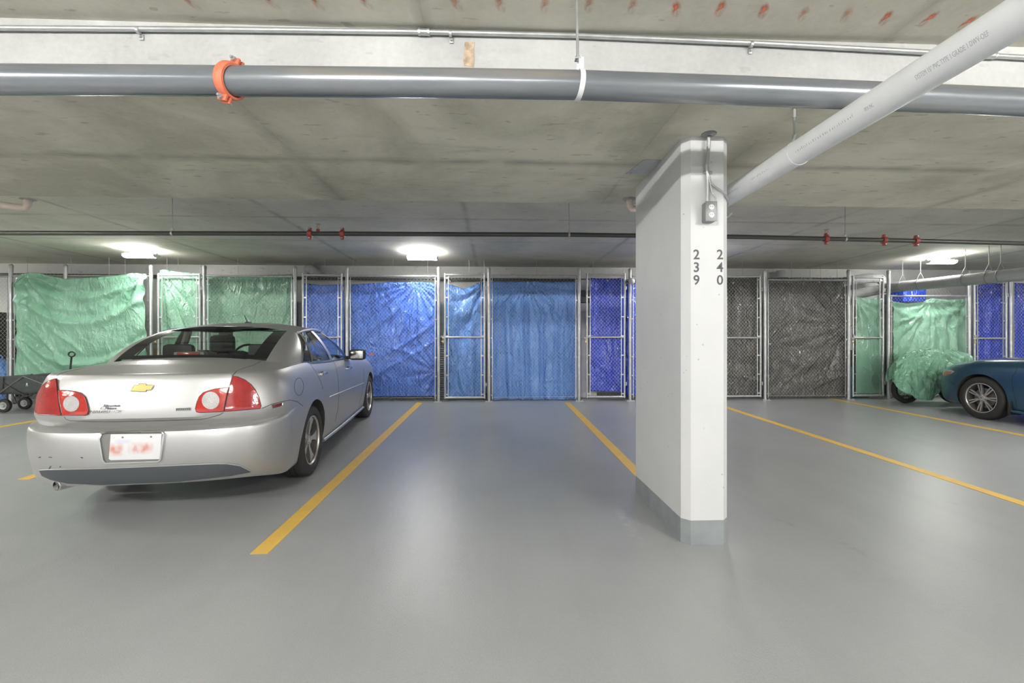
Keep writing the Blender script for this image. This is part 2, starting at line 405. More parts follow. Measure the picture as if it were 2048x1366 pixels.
# ---- column
cl = EYE + ray(1361, 683)*2.88; cf = EYE + ray(1381, 683)*2.835
XL = at_d(1361, 683, 2.878).x; XR = at_d(1455, 683, 2.878).x; YC0 = at_d(1414, 683, 2.835).y; YC1 = at_d(1270, 683, 3.78).y+.045
ch = .045
def col_outline(off=0.):
    return [(XL-off, YC0+ch), (XL+ch-off*.4, YC0-off), (XR-ch+off*.4, YC0-off), (XR+off, YC0+ch), (XR+off, YC1-ch), (XR-ch, YC1+off), (XL+ch, YC1+off), (XL-off, YC1-ch)]
column = thing('concrete_pillar', ((XL+XR)/2, (YC0+YC1)/2, gz(YC0)), 'white painted concrete pillar with stall numbers and grey base', 'pillar')
g = NT('white pillar paint'); n = g.noise(g.co, 3, 6, .6); pits = g.vor(g.co, 14); n4 = g.noise(g.co, 7, 3)
c = g.mix(g.ramp(n, [(.3, 0.), (.7, 1.)]), (.70,.70,.695), (.655,.66,.66))
pm = g.math('MULTIPLY', g.ramp(pits, [(.048, 1.), (.095, 0.)]), g.ramp(n4, [(.5, 0.), (.6, .8)]))
c = g.mix(pm, c, (.30,.30,.28))
M['pillar'] = g.out(col=c, rough=.5, normal=g.bump(g.math('SUBTRACT', g.noise(g.co, 30, 4), g.math('MULTIPLY', pm, 2.)), .12, .006))
M['pillar_base'] = mat('grey base paint', (.29,.31,.315), .5, noise_amt=.12, noise_scale=7, bump=.1, bump_scale=40)
def wpart(mb, name, mats, parent, smooth=35):
    o = mb.build(name, mats, None, smooth); return relparent(o, parent)
zt = gz(YC0)+.155
bb = MB()
P = col_outline(); nn = len(P)
bb.add([(p[0], p[1], zt) for p in P]+[(p[0], p[1], ZB) for p in P], [(i, (i+1) % nn, nn+(i+1) % nn, nn+i) for i in range(nn)]+[tuple(range(nn)), tuple(range(nn, 2*nn))])
wpart(bb, 'shaft', M['pillar'], column, None)
bb = MB(); P = col_outline(.0015)
bb.add([(p[0], p[1], gz(p[1])-.01) for p in P]+[(p[0], p[1], zt+.0) for p in P], [(i, (i+1) % nn, nn+(i+1) % nn, nn+i) for i in range(nn)]+[tuple(range(nn)), tuple(range(nn, 2*nn))])
wpart(bb, 'painted_base', M['pillar_base'], column, None)
for u, dg in ((1393, '239'), (1440, '240')):
    for v, ch_ in zip((510, 535.5, 561), dg):
        p = at_y(u, v, YC0-.001)
        o = link('number_digit', text_mesh(ch_, .086, .0006, .0012)); o.data.materials.append(M['ink'])
        o.location = p; o.rotation_euler = (math.pi/2, 0, 0); relparent(o, column)
column['label'] = 'white painted concrete pillar numbered 239 and 240 with grey base'
# outlet box with conduit on the pillar
ob0 = at_y(1418, 425, YC0-.03)
outlet = thing('outlet_box', (ob0.x, YC0, ob0.z), 'grey metal outlet box with conduit on the front of the white pillar', 'outlet box')
M['box_grey'] = mat('grey cast metal', (.27,.275,.28), .45, .4)
bb = MB(); bb.box((ob0.x, YC0-.029, ob0.z), (.068, .056, .118), bev=.005); wpart(bb, 'box', M['box_grey'], outlet)
bb = MB(); bb.box((ob0.x, YC0-.0595, ob0.z), (.074, .005, .124), bev=.002); wpart(bb, 'cover_plate', M['box_grey'], outlet)
M['recept'] = mat('pale receptacle', (.72,.72,.70), .4)
for dz in (.024, -.024):
    bb = MB(); bb.lathe([(.0, .004), (.015, .004), (.017, .002), (.017, 0)], Matrix.Translation((ob0.x, YC0-.062, ob0.z+dz)) @ Matrix.Rotation(math.pi/2, 4, 'X'), 20); r_ = wpart(bb, 'receptacle', M['recept'], outlet)
    for sx in (-.006, .006):
        b2 = MB(); b2.box((ob0.x+sx, YC0-.0665, ob0.z+dz+.002), (.0022, .002, .009)); q = b2.build('slot', M['black'], None, None); relparent(q, r_)
pts = [at_y(1417, 268, YC0-.03), at_y(1417, 285, YC0-.03), at_y(1415, 312, YC0-.025), at_y(1413, 330, YC0-.02), at_y(1415, 350, YC0-.02), at_y(1416, 368, YC0-.02), at_y(1415, 405, YC0-.025)]
pts[0].z = ZB
bb = MB(); bb.tube(pts, .0115, 10); wpart(bb, 'conduit', M['galv'], outlet)
bb = MB(); bb.box(at_y(1415.5, 345, YC0-.008), (.05, .014, .014), bev=.002); wpart(bb, 'strap', M['galv'], outlet)
pts = [at_y(1419, 352, YC0-.03), at_y(1419, 364, YC0-.032), at_y(1428, 372, YC0-.03), at_y(1440, 380, YC0-.024), at_y(1450, 387, YC0-.02)]
pts += [Vector((XR+.022, YC0+.06, pts[-1].z-.03)), Vector((XR+.06, YC0+.2, pts[-1].z-.075)), Vector((XR+.14, YC0+.3, pts[-1].z-.06)), Vector((XR+.19, YC0+.34, pts[-1].z-.02))]
bb = MB(); bb.tube(pts, .0055, 8); wpart(bb, 'cable', M['galv'], outlet)
pts = [at_y(1420, 366, YC0-.03), at_y(1424, 385, YC0-.036), at_y(1431, 396, YC0-.035), at_y(1430, 405, YC0-.03)]
bb = MB(); bb.tube(pts, .004, 8); wpart(bb, 'cable', M['galv'], outlet)
p = at_y(1417, 268, YC0-.03)
bb = MB(); bb.lathe([(.045, 0), (.045, .004), (.03, .012), (.013, .014)], Matrix.Translation((p.x, YC0-.035, ZB)) @ Matrix.Rotation(math.pi, 4, 'X'), 24); wpart(bb, 'escutcheon', M['box_grey'], outlet)
# steel plate set in the soffit beside the pillar
c4 = [at_z(1287, 319, ZB), at_z(1322, 319, ZB), at_z(1297, 347, ZB), at_z(1252, 347, ZB)]
c4[1].x = c4[2].x = XL-.004
bb = MB(); bb.add([(p.x, p.y, ZB-.004) for p in c4]+[(p.x, p.y, ZB+.01) for p in c4], [(0,1,2,3),(7,6,5,4),(0,4,5,1),(1,5,6,2),(2,6,7,3),(3,7,4,0)])
pl = bb.build('ceiling_plate', M['galv'], None, None); tag(pl, 'flat galvanized steel plate fixed to the ceiling beside the pillar top', 'metal plate')
for k in (.15, .5, .85):
    q = c4[3].lerp(c4[2], k) + Vector((0, -.03, 0)); b2 = MB(); b2.lathe([(0, .006), (.006, .005), (.007, 0)], Matrix.Translation((q.x, q.y, ZB-.004)) @ Matrix.Rotation(math.pi, 4, 'X'), 10); o = b2.build('screw', M['galv_dull'], None); relparent(o, pl)
# wooden patch on the beam face
M['rust_patch'] = mat('rusty tan patch', (.50,.38,.27), .8, noise_amt=.35, noise_scale=30)
p0 = at_y(938, 108, YB0)
bb = MB(); rr = random.Random(2)
poly = [(-.026,-.062),(.024,-.068),(.027,-.02),(.024,.03),(.031,.062),(-.022,.06),(-.024,.01),(-.03,-.03)]
bb.prism(poly, -.003, .003, lambda q, h_: Vector((p0.x+q[0], YB0-h_, p0.z+q[1])))
o = bb.build('rusty_patch', M['rust_patch'], None, None); relparent(o, beam_o)
# ---- overhead pipes
M['galv_dark'] = mat('weathered grey steel', (.25,.255,.25), .55, .5)
g = NT('dark grey steel pipe'); n = g.noise(g.mapping((1, 9, 9)), 1.4, 5, .6); n2 = g.noise(g.mapping((.6, 6, 6)), 1.1, 3)
c = g.mix(g.ramp(n, [(.35, 0.), (.7, 1.)]), (.23,.25,.275), (.32,.335,.35))
c = g.mix(g.math('MULTIPLY', g.ramp(n2, [(.58, 0.), (.68, 1.)]), .5), c, (.48,.40,.32))
M['dark_pipe'] = g.out(col=c, rough=.24, metal=.5, spec=.6)
M['dark_pipe_far'] = mat('dark olive steel pipe', (.075,.075,.068), .4, .3)
M['grey_pipe'] = mat('grey plastic drain pipe', (.47,.48,.48), .42, noise_amt=.06)
R_ = .063; YP = 2.10
pp = []
for u, v in ((-140,159),(0,159.5),(300,161),(600,163.5),(900,166.5),(1158,170.5),(1500,182),(1800,194.5),(2048,205),(2300,216)):
    q = at_y(u, v, YP); pp.append(q)
pipe = thing('overhead_drain_pipe', (pp[5].x, YP, pp[5].z), 'large dark grey metal pipe running across under the concrete beam', 'pipe')
bb = MB(); bb.tube(pp, R_, 32); wpart(bb, 'pipe', M['dark_pipe'], pipe, 60)
# orange coupling clamp
pc = at_y(462, 162, YP)
cl = MB(); X_ = Matrix.Translation(pc) @ Matrix.Rotation(math.radians(-14), 4, 'Z') @ Matrix.Rotation(math.radians(14), 4, 'Y') @ Matrix.Rotation(math.pi/2, 4, 'Y')
cl.lathe([(R_+.0015, -.024), (R_+.012, -.023), (R_+.017, -.012), (R_+.017, .012), (R_+.012, .023), (R_+.0015, .024)], X_, 40, close=True)
for a in (math.radians(-8), math.radians(172)):
    for sg in (-1, 1):
        Rm = X_ @ Matrix.Rotation(a, 4, 'Z')
        c_ = Rm @ Vector((R_+.026, sg*.011, 0))
        cl.box(c_, (.03, .013, .044), rot=Rm.to_3x3(), bev=.003)
clamp = wpart(cl, 'coupling', M['orange'], pipe, 40)
for a in (math.radians(-8), math.radians(172)):
    Rm = X_ @ Matrix.Rotation(a, 4, 'Z')
    b2 = MB(); b2.tube([Rm @ Vector((R_+.03, -.04, 0)), Rm @ Vector((R_+.03, .04, 0))], .0065, 10)
    for sg in (-1, 1): b2.tube([Rm @ Vector((R_+.03, sg*.019, 0)), Rm @ Vector((R_+.03, sg*.030, 0))], .0115, 6)
    o = b2.build('bolt', M['galv'], None); relparent(o, clamp)
# hanger
ph = at_y(1158, 170.5, YP); top = at_y(1150, 14, YP)
hang = thing('pipe_hanger', (ph.x, YP, ZS), 'pale threaded rod and strap hanger holding the large dark pipe', 'pipe hanger')
bb = MB(); bb.tube([(ph.x-.01, YP, ZS), (ph.x-.006, YP, ph.z+R_+.05)], .0065, 10); wpart(bb, 'rod', M['galv'], hang)
def strap(mb, c, ax, r, w, t, topz=None, n=36):
    """band round a pipe: c centre, ax axis, pinched up to a lug"""
    ax = Vector(ax).normalized(); up = Vector((0,0,1)); up = (up-ax*up.dot(ax)).normalized(); sd = ax.cross(up)
    loop = [c + (sd*math.cos(a)+up*math.sin(a))*(r+.001) for a in [math.pi*.5+.38+i*(2*math.pi-.76)/n for i in range(n+1)]]
    loop = [c+up*(r+topz)+sd*(-.012)*1] + loop + [c+up*(r+topz)+sd*.012]
    V = []; k = len(loop)
    for i, p in enumerate(loop):
        rad = (p-c).normalized()
        for q in (p-ax*w/2, p+ax*w/2, p+ax*w/2+rad*t, p-ax*w/2+rad*t): V.append(q)
    Fc = []
    for i in range(k-1):
        for j in range(4): Fc.append((i*4+j, i*4+(j+1) % 4, i*4+4+(j+1) % 4, i*4+4+j))
    Fc += [(0,1,2,3), (k*4-1, k*4-2, k*4-3, k*4-4)]
    mb.add(V, Fc)
    return mb
bb = MB(); strap(bb, ph, (1, .12, -.06), R_, .024, .003, .062); wpart(bb, 'strap', M['white_lens'], hang)
bb = MB(); bb.box((ph.x-.006, YP, ph.z+R_+.058), (.026, .03, .006), bev=.001); bb.tube([(ph.x-.006, YP, ph.z+R_+.06), (ph.x-.006, YP, ph.z+R_+.074)], .011, 6); wpart(bb, 'nut', M['galv'], hang)
# conduit along the top of the beam face
cp = [at_y(u, v, YB0-.02) for u, v in ((-140,55),(0,56),(450,59),(850,64),(1150,71),(1500,86),(1750,99),(2048,115),(2300,129))]
for q in cp: q.z = min(q.z, ZS-.016)
cond = thing('electrical_conduit', (cp[3].x, YB0-.02, cp[3].z), 'thin galvanized electrical conduit clipped along the top of the beam', 'conduit')
bb = MB(); bb.tube(cp, .0125, 14); wpart(bb, 'tube', M['galv'], cond, 60)
for u, v in ((848, 64), (1980, 111.5)):
    q = at_y(u, v, YB0-.02); q.z = min(q.z, ZS-.016); bb = MB(); bb.tube([q-Vector((.03,0,0)), q+Vector((.03,0,0))], .0165, 14)
    for sg in (-.024, .024): bb.tube([q+Vector((sg-.005,0,0)), q+Vector((sg+.005,0,0))], .0185, 8)
    wpart(bb, 'coupling', M['galv'], cond)
for u, v in ((277, 60), (901, 67), (1502, 89)):
    q = at_y(u, v, YB0-.02); bb = MB()
    bb.tube([q+Vector((-.007,-.002,-.002)), q+Vector((.007,-.002,-.002))], .0165, 14); bb.box(q+Vector((.004, .014, -.026)), (.02, .006, .028), bev=.001); bb.tube([q+Vector((.004,.01,-.028)), q+Vector((.004,.0,-.028))], .005, 8)
    wpart(bb, 'clip', M['galv'], cond)
# white PVC pipe beside the pillar
XP, ZP, RP = 1.79+.10, 2.43, .0658
e = EYE
q1 = at_d(1605, 300, 2.43); XP = q1.x; ZP = q1.z
pvc = thing('white_drain_pipe', (XP, 2.5, ZP), 'white plastic drain pipe with printed lettering running past the pillar', 'pipe')
bb = MB(); path = [(XP, -4, ZP), (XP, 3.70, ZP)] + [tuple(p) for p in arc((XP, 3.70, ZP+.12), (0,0,-1), (0,1,0), .12, 0, math.pi/2, 8)][1:] + [(XP, 3.82, ZB)]
bb.tube(path, RP, 36); wpart(bb, 'pipe', M['pvc'], pvc, 60)
for y_, txt, sz in ((1.525, 'SYSTEM 15\u00b0 PVC TYPE 1 GRADE 1 DWV-OEF', .026), (1.865, 'IPEX INC', .022)):
    me = text_mesh(txt, sz, .0002)
    for v_ in me.vertices:         # wrap the print round the pipe (seen from the side facing the viewer, below the middle)
        a = math.radians(200)+ -v_.co.y/RP*-1
        ang = math.radians(207) - v_.co.y/RP
        rr_ = RP+.0004+v_.co.z
        yy = y_ - v_.co.x*.5
        v_.co = (XP+rr_*math.cos(ang), yy, ZP+rr_*math.sin(ang))
    me.materials.append(M['faint_ink']); o = link('printed_lettering', me); relparent(o, pvc)
rr = random.Random(8); bb = MB()
for y0_, y1_ in ((1.95, 2.34), (2.56, 2.74), (2.9, 3.08)):        # worn print too faint to read
    y = y0_
    while y < y1_:
        L = rr.uniform(.004, .010); a0 = math.radians(206); a1 = a0 - .014/RP*rr.uniform(.5, 1)
        bb.add([(XP+(RP+.0004)*math.cos(a), yy, ZP+(RP+.0004)*math.sin(a)) for yy, a in ((y, a0), (y+L*.5, a0), (y+L*.5, a1), (y, a1))], [(0,1,2,3)]); y += L+rr.uniform(.003, .012)
o = bb.build('worn_print', M['faint_ink'], None, None); o['kind'] = 'stuff'; relparent(o, pvc)
hg = thing('pipe_hanger', (XP, 2.43, ZB), 'short threaded rod and thin strap hanger holding the white plastic pipe', 'pipe hanger')
bb = MB(); bb.tube([(XP, 2.43, ZB), (XP, 2.43, ZP+RP+.03)], .006, 8); bb.tube([(XP, 2.43, ZB-.004), (XP, 2.43, ZB-.05)], .009, 8); wpart(bb, 'rod', M['galv'], hg)
bb = MB(); bb.tube([(XP, 2.43, ZP+RP+.028), (XP, 2.43, ZP+RP+.045)], .012, 6); wpart(bb, 'nut', M['galv'], hg)
bb = MB(); strap(bb, Vector((XP, 2.40, ZP)), (0, 1, 0), RP, .02, .0025, .035); wpart(bb, 'strap', M['pvc'], hg)
# thin sprinkler main
YS = 5.13
sp = [at_y(u, v, YS) for u, v in ((-200,466),(0,466),(640,467.3),(1140,469.5),(1500,474),(1800,481),(2048,487),(2250,492))]
spr = thing('sprinkler_pipe', (sp[3].x, YS, sp[3].z), 'thin dark sprinkler pipe with red couplings crossing below the ceiling', 'pipe')
bb = MB(); bb.tube(sp, .0255, 16); wpart(bb, 'pipe', M['dark_pipe_far'], spr, 60)
def spz(X): return float(np.interp(X, [p.x for p in sp], [p.z for p in sp]))
for u in (620, 685, 1652, 1768, 1832):
    X_ = at_y(u, 470, YS).x; q = Vector((X_, YS, spz(X_))); bb = MB()
    bb.lathe([(.026, -.024), (.038, -.022), (.042, 0), (.038, .022), (.026, .024)], Matrix.Translation(q) @ Matrix.Rotation(math.pi/2, 4, 'Y'), 20, close=True)
    for sg in (-1, 1): bb.box(q+Vector((0, 0, sg*.05)), (.036, .03, .03), bev=.006)
    cpl = wpart(bb, 'coupling', M['red'], spr)
    for sg in (-1, 1): b2 = MB(); b2.tube([q+Vector((0, -.03, sg*.052)), q+Vector((0, .03, sg*.052))], .008, 6); o = b2.build('bolt', M['galv'], None); relparent(o, cpl)
M['brass'] = mat('brass', (.55,.45,.25), .35, .8)
for u in (636, 1653):
    X_ = at_y(u, 470, YS).x; q = Vector((X_, YS, spz(X_))); bb = MB()
    bb.tube([q+Vector((0,0,-.01)), q+Vector((0,0,.05))], .020, 10); hd = wpart(bb, 'sprinkler_tee', M['red'], spr)
    b2 = MB(); b2.tube([q+Vector((0,0,.05)), q+Vector((0,0,.066))], .013, 6)
    for sg in (-1, 1): b2.tube([q+Vector((sg*.012,0,.066)), q+Vector((sg*.015,0,.085)), q+Vector((sg*.004,0,.105))], .003, 6)
    b2.lathe([(0, 0), (.028, 0), (.03, .003), (0, .004)], Matrix.Translation(q+Vector((0,0,.106))), 16)
    o = b2.build('sprinkler_head', M['brass'], None); relparent(o, hd)
for u, lab in ((345, 'thin rod hanger on the sprinkler pipe above the silver sedan'), (1138, 'thin rod hanger on the sprinkler pipe above the empty stall'), (1690, 'thin rod hanger on the sprinkler pipe beyond the white pillar')):
    X_ = at_y(u, 470, YS).x; z_ = spz(X_); h_ = thing('pipe_hanger', (X_, YS, ZS), lab, 'pipe hanger', 'rod hangers of the sprinkler pipe')
    bb = MB(); bb.tube([(X_, YS, ZS), (X_, YS, z_+.05)], .005, 6); wpart(bb, 'rod', M['galv'], h_)
    bb = MB(); strap(bb, Vector((X_, YS, z_)), (1,0,0), .0255, .02, .003, .026, 18); wpart(bb, 'strap', M['galv'], h_)
# short beige pipes at the beam edge
def beige(path, label):
    t_ = thing('beige_pipe', path[0], label, 'pipe', 'short beige pipes')
    bb = MB(); bb.tube(path, .031, 16); wpart(bb, 'pipe', M['beige'], t_, 50)
    q = Vector(path[-1]); bb = MB(); bb.lathe([(.036, 0), (.06, 0), (.06, .006), (.036, .012)], Matrix.Translation((q.x, q.y, ZB)) @ Matrix.Rotation(math.pi, 4, 'X'), 16); wpart(bb, 'collar', M['galv_dull'], t_)
q = at_d(50, 416, 4.08); q2 = at_d(-60, 400, 3.90)
zc_ = q.z
q2.z = q.z+.004; path = [q2+(q2-q)*3, q2, q-(q-q2).normalized()*.04]+[q, q+Vector((.022,0,.03)), q+Vector((.024,0,.05))]; path.append(Vector((q.x+.024, q.y, ZB)))
beige(path, 'short beige pipe with an elbow under the ceiling above the sedan')
q = at_d(1262, 418, 4.08)
path = [Vector((q.x+.35, q.y+.0, q.z+.012)), Vector((q.x+.05, q.y, q.z)), Vector((q.x+.01, q.y, q.z+.004)), Vector((q.x-.012, q.y, q.z+.03)), Vector((q.x-.014, q.y, q.z+.05)), Vector((q.x-.014, q.y, ZB))]
beige(path, 'short beige pipe with an elbow peeking out behind the pillar')
# sloping grey drain pipe near the blue car
A = at_d(2048, 548, 7.1); B = at_d(1779, 575.5, 9.2)
dirn = (A-B).normalized()
C1 = B - dirn*.12; C2 = at_y(1745, 582, 9.15); C3 = at_y(1700, 590, 9.28)
gp = thing('grey_drain_pipe', B, 'thick grey drain pipe sloping over the lockers towards the blue car', 'pipe')
bb = MB(); bb.tube([A+dirn*5, A, B, C1, C2, C3, C3+Vector((-.9, .02, -.02))], .102, 24); wpart(bb, 'pipe', M['grey_pipe'], gp, 60)
e1 = at_y(1768, 572, 9.3); 
bb = MB(); bb.tube([at_y(1690, 563, 9.25), at_y(1710, 560, 9.25), at_y(1742, 556.5, 9.25), at_y(1758, 556.5, 9.25), at_y(1767, 563, 9.25), at_y(1769, 572, 9.22), C1], .098, 20); wpart(bb, 'elbow_pipe', M['grey_pipe'], gp, 60)
for u, lab in ((1805, 'clevis hanger nearest the green locker gate on the sloping grey pipe'), (1841, 'second clevis hanger from the green locker gate on the sloping grey pipe'), (1931, 'clevis hanger on the sloping grey pipe above the blue car lamp'), (1978, 'clevis hanger on the sloping grey pipe above the blue gate'), (2002, 'clevis hanger on the sloping grey pipe, last before it leaves above the blue car')):
    # point on the axis whose projection has this u
    lo, hi = -.3, 1.6
    for _ in range(40):
        mid = (lo+hi)/2; q = B.lerp(A, mid); r = q-EYE; xc = r.x*CA-r.y*SA; yc = r.x*SA+r.y*CA
        if 1024+F*xc/yc < u: lo = mid
        else: hi = mid
    t_ = thing('clevis_hanger', (q.x, q.y, ZS), lab, 'pipe hanger', 'clevis hangers of the grey pipe')
    bb = MB(); bb.tube([(q.x, q.y, ZS), (q.x, q.y, q.z+.104+.12)], .005, 6); wpart(bb, 'rod', M['galv_dark'], t_)
    sd = dirn.cross(Vector((0,0,1))).normalized()
    bb = MB(); top_ = Vector((q.x, q.y, q.z+.104+.125))
    for sg in (-1, 1): bb.tube([top_, q+sd*sg*.045+Vector((0,0,.104+.06)), q+sd*sg*.106+Vector((0,0,.05)), q+sd*sg*.109], .005, 6)
    wpart(bb, 'yoke', M['galv_dark'], t_)
    bb = MB(); loop = [q+(sd*math.cos(a)+dirn.cross(sd)*math.sin(a))*.1055 for a in [i*2*math.pi/24 for i in range(24)]]
    bb.tube(loop, .0035, 6, closed=True); wpart(bb, 'ring', M['galv_dark'], t_)
# pipe along the rear wall and two grey ducts above the lockers
wp = thing('wall_pipe', (0, YW-.09, 2.72), 'dark horizontal pipe along the rear wall above the lockers', 'pipe')
za = at_y(600, 556, YW-.12).z; zb_ = at_y(1250, 561, YW-.12).z
bb = MB(); bb.tube([(-12, YW-.12, za+.05), at_y(600, 556, YW-.12), at_y(1250, 561, YW-.12), (5.2, YW-.12, zb_-.08)], .03, 12); wpart(bb, 'pipe', M['dark_pipe_far'], wp, 60)
for u in (560, 900, 1140):
    q = at_y(u, 558, YW-.12); bb = MB(); bb.box((q.x, YW-.06, q.z-.01), (.03, .12, .10), bev=.004); wpart(bb, 'bracket', M['galv_dull'], wp)
q = at_y(622, 541, 9.5); t_ = thing('grey_duct', q, 'grey plastic duct elbow above the narrow blue gate behind the sedan roof', 'duct')
bb = MB(); bb.tube([q+Vector((-.14, .22, .06)), q+Vector((-.08, .1, .05)), q+Vector((.02, 0, .02)), q+Vector((.10, -.05, -.05)), q+Vector((.12, -.06, -.09))], .095, 20); wpart(bb, 'elbow', M['grey_pipe'], t_, 60)
bb = MB(); bb.tube([q+Vector((.115, -.058, -.07)), q+Vector((.128, -.064, -.12))], .108, 20); wpart(bb, 'collar', M['grey_pipe'], t_)
q = at_y(1562, 549, 9.5); t_ = thing('grey_duct', q, 'round grey duct cap above the black tarp beside the pillar', 'duct')
bb = MB(); bb.lathe([(0, .09), (.085, .085), (.092, .07), (.092, -.05), (.13, -.055), (.13, -.075), (0, -.08)], Matrix.Translation(q), 24); wpart(bb, 'cap', M['grey_pipe'], t_)
bb = MB(); bb.tube([q+Vector((0, 0, 0)), q+Vector((0, .25, 0))], .085, 16); wpart(bb, 'spigot', M['grey_pipe'], t_)
# thin hanging wires above the lockers
wires = ((55,522,548),(142,522,545),(218,535,552),(250,525,550),(334,523,545),(356,524,545),(476,520,548),(650,520,552),(706,518,545),(716,530,550),(786,532,556),(855,530,556),(938,516,552),(968,534,552),(1073,533,556),(1186,534,550),(1246,530,550),(1485,539,556),(1583,540,558),(1620,538,556),(1641,539,556),(1674,538,556))
spans = ((300, 'the big mint green tarp'), (405, 'the narrow green gate'), (590, 'the wide green panel'), (690, 'the narrow blue gate'), (877, 'the big bright blue tarp'), (975, 'the pale blue gate'), (1158, 'the pleated blue tarp'), (1260, 'the royal blue gate'), (1525, 'the narrow black tarp'), (1700, 'the wide black tarp'))
cnt_ = {}
for u, v0, v1 in wires:
    it = [n_ for e_, n_ in spans if u < e_][0]; cnt_[it] = cnt_.get(it, 0)+1
    tot = sum(1 for w_ in wires if [n_ for e_, n_ in spans if w_[0] < e_][0] == it)
    lab = 'thin bare ceiling wire above '+it+('' if tot == 1 else ', %s counted from the sedan side' % ('first', 'second', 'third', 'fourth')[cnt_[it]-1])
    p = at_y(u, v0, 8.95); q = at_y(u, v1, 8.95)
    bb = MB(); bb.tube([(p.x, 8.95, ZS), (p.x+.004, 8.95, q.z)], .0035, 5); o = bb.build('hanging_wire', M['wire'], None, None)
    tag(o, lab, 'wire', 'thin hanging wires above the lockers')
# ------------------------------------------------------------------ storage fence
def FX(u): return at_y(u, 683, YF).x
def FZ(u, v): return at_y(u, v, YF).z
ZT = 2.60; ZM0 = gz(YF)+.02
def chainlink(x0, x1, z0, z1, y, name, parent, p=.066, r=.0014, tips=True):
    bb = MB(); w = x1-x0; h = z1-z0
    def wire(a, b):
        d = (b-a).normalized(); s_ = Vector((0,1,0)); t_ = d.cross(s_)
        V = [a+s_*r, a-s_*r*.5+t_*r*.87, a-s_*r*.5-t_*r*.87, b+s_*r, b-s_*r*.5+t_*r*.87, b-s_*r*.5-t_*r*.87]
        bb.add(V, [(0,1,4,3),(1,2,5,4),(2,0,3,5)])
    asp = 1.12
    n = int((w+h/asp)/p)+2
    for sg in (1, -1):
        for i in range(-1, n):
            # line: x = c + sg*(z-z0)/asp
            c = (x0 - (h/asp if sg > 0 else 0)) + i*p
            zlo, zhi = z0, z1
            if sg > 0: zlo = max(z0, z0+(x0-c)*asp); zhi = min(z1, z0+(x1-c)*asp)
            else: zlo = max(z0, z0+(c-x1)*asp); zhi = min(z1, z0+(c-x0)*asp)
            if zhi-zlo < .01: continue
            wire(Vector((c+sg*(zlo-z0)/asp, y+sg*r*.8, zlo)), Vector((c+sg*(zhi-z0)/asp, y+sg*r*.8, zhi)))
    if tips:
        k = int(w/p)
        for i in range(k):
            x = x0+(i+.5)*p; wire(Vector((x-.004, y, z1-.01)), Vector((x+.004, y, z1+.03))); wire(Vector((x+.004, y, z1-.01)), Vector((x-.004, y, z1+.03)))
    o = bb.build(name, M['wire'], None, None); o['kind'] = 'stuff'
    return relparent(o, parent)
def bands(parent, xs, xb, zs, rp):
    for z in zs:
        bb = MB(); a, b = min(xs, xb), max(xs, xb)
        bb.box(((a+b)/2, YF-.008, z), (b-a+.018, .005, .024)); bb.tube([((a+b)/2, YF-.02, z), ((a+b)/2, YF+.01, z)], .006, 6)
        o = bb.build('tension_band', M['galv'], None, None); relparent(o, parent)
def bar(parent, x, z0, z1):
    bb = MB(); bb.box((x, YF, (z0+z1)/2), (.016, .007, z1-z0)); o = bb.build('tension_bar', M['galv'], None, None); relparent(o, parent)
def post(u, label, vt=None, r=.031):
    X_ = FX(u); zt_ = 2.765
    t_ = thing('fence_post', (X_, YF, gz(YF)), label, 'fence post', 'galvanized posts of the storage fence')
    bb = MB(); bb.tube([(X_, YF, gz(YF)-.01), (X_, YF, zt_-.02)], r, 16); wpart(bb, 'pipe', M['galv'], t_)
    bb = MB(); bb.lathe([(r+.004, -.045), (r+.004, -.005), (r*.8, .012), (r*.35, .02), (0, .021)], Matrix.Translation((X_, YF, zt_-.02)), 16); wpart(bb, 'cap', M['galv'], t_)
    bb = MB(); bb.box((X_, YF, gz(YF)+.004), (.15, .13, .012)); wpart(bb, 'base_plate', M['galv_dull'], t_)
    for sx in (-.055, .055):
        b2 = MB(); b2.tube([(X_+sx, YF-.04, gz(YF)), (X_+sx, YF-.04, gz(YF)+.025)], .009, 6); wpart(b2, 'anchor_bolt', M['galv'], t_)
    return t_
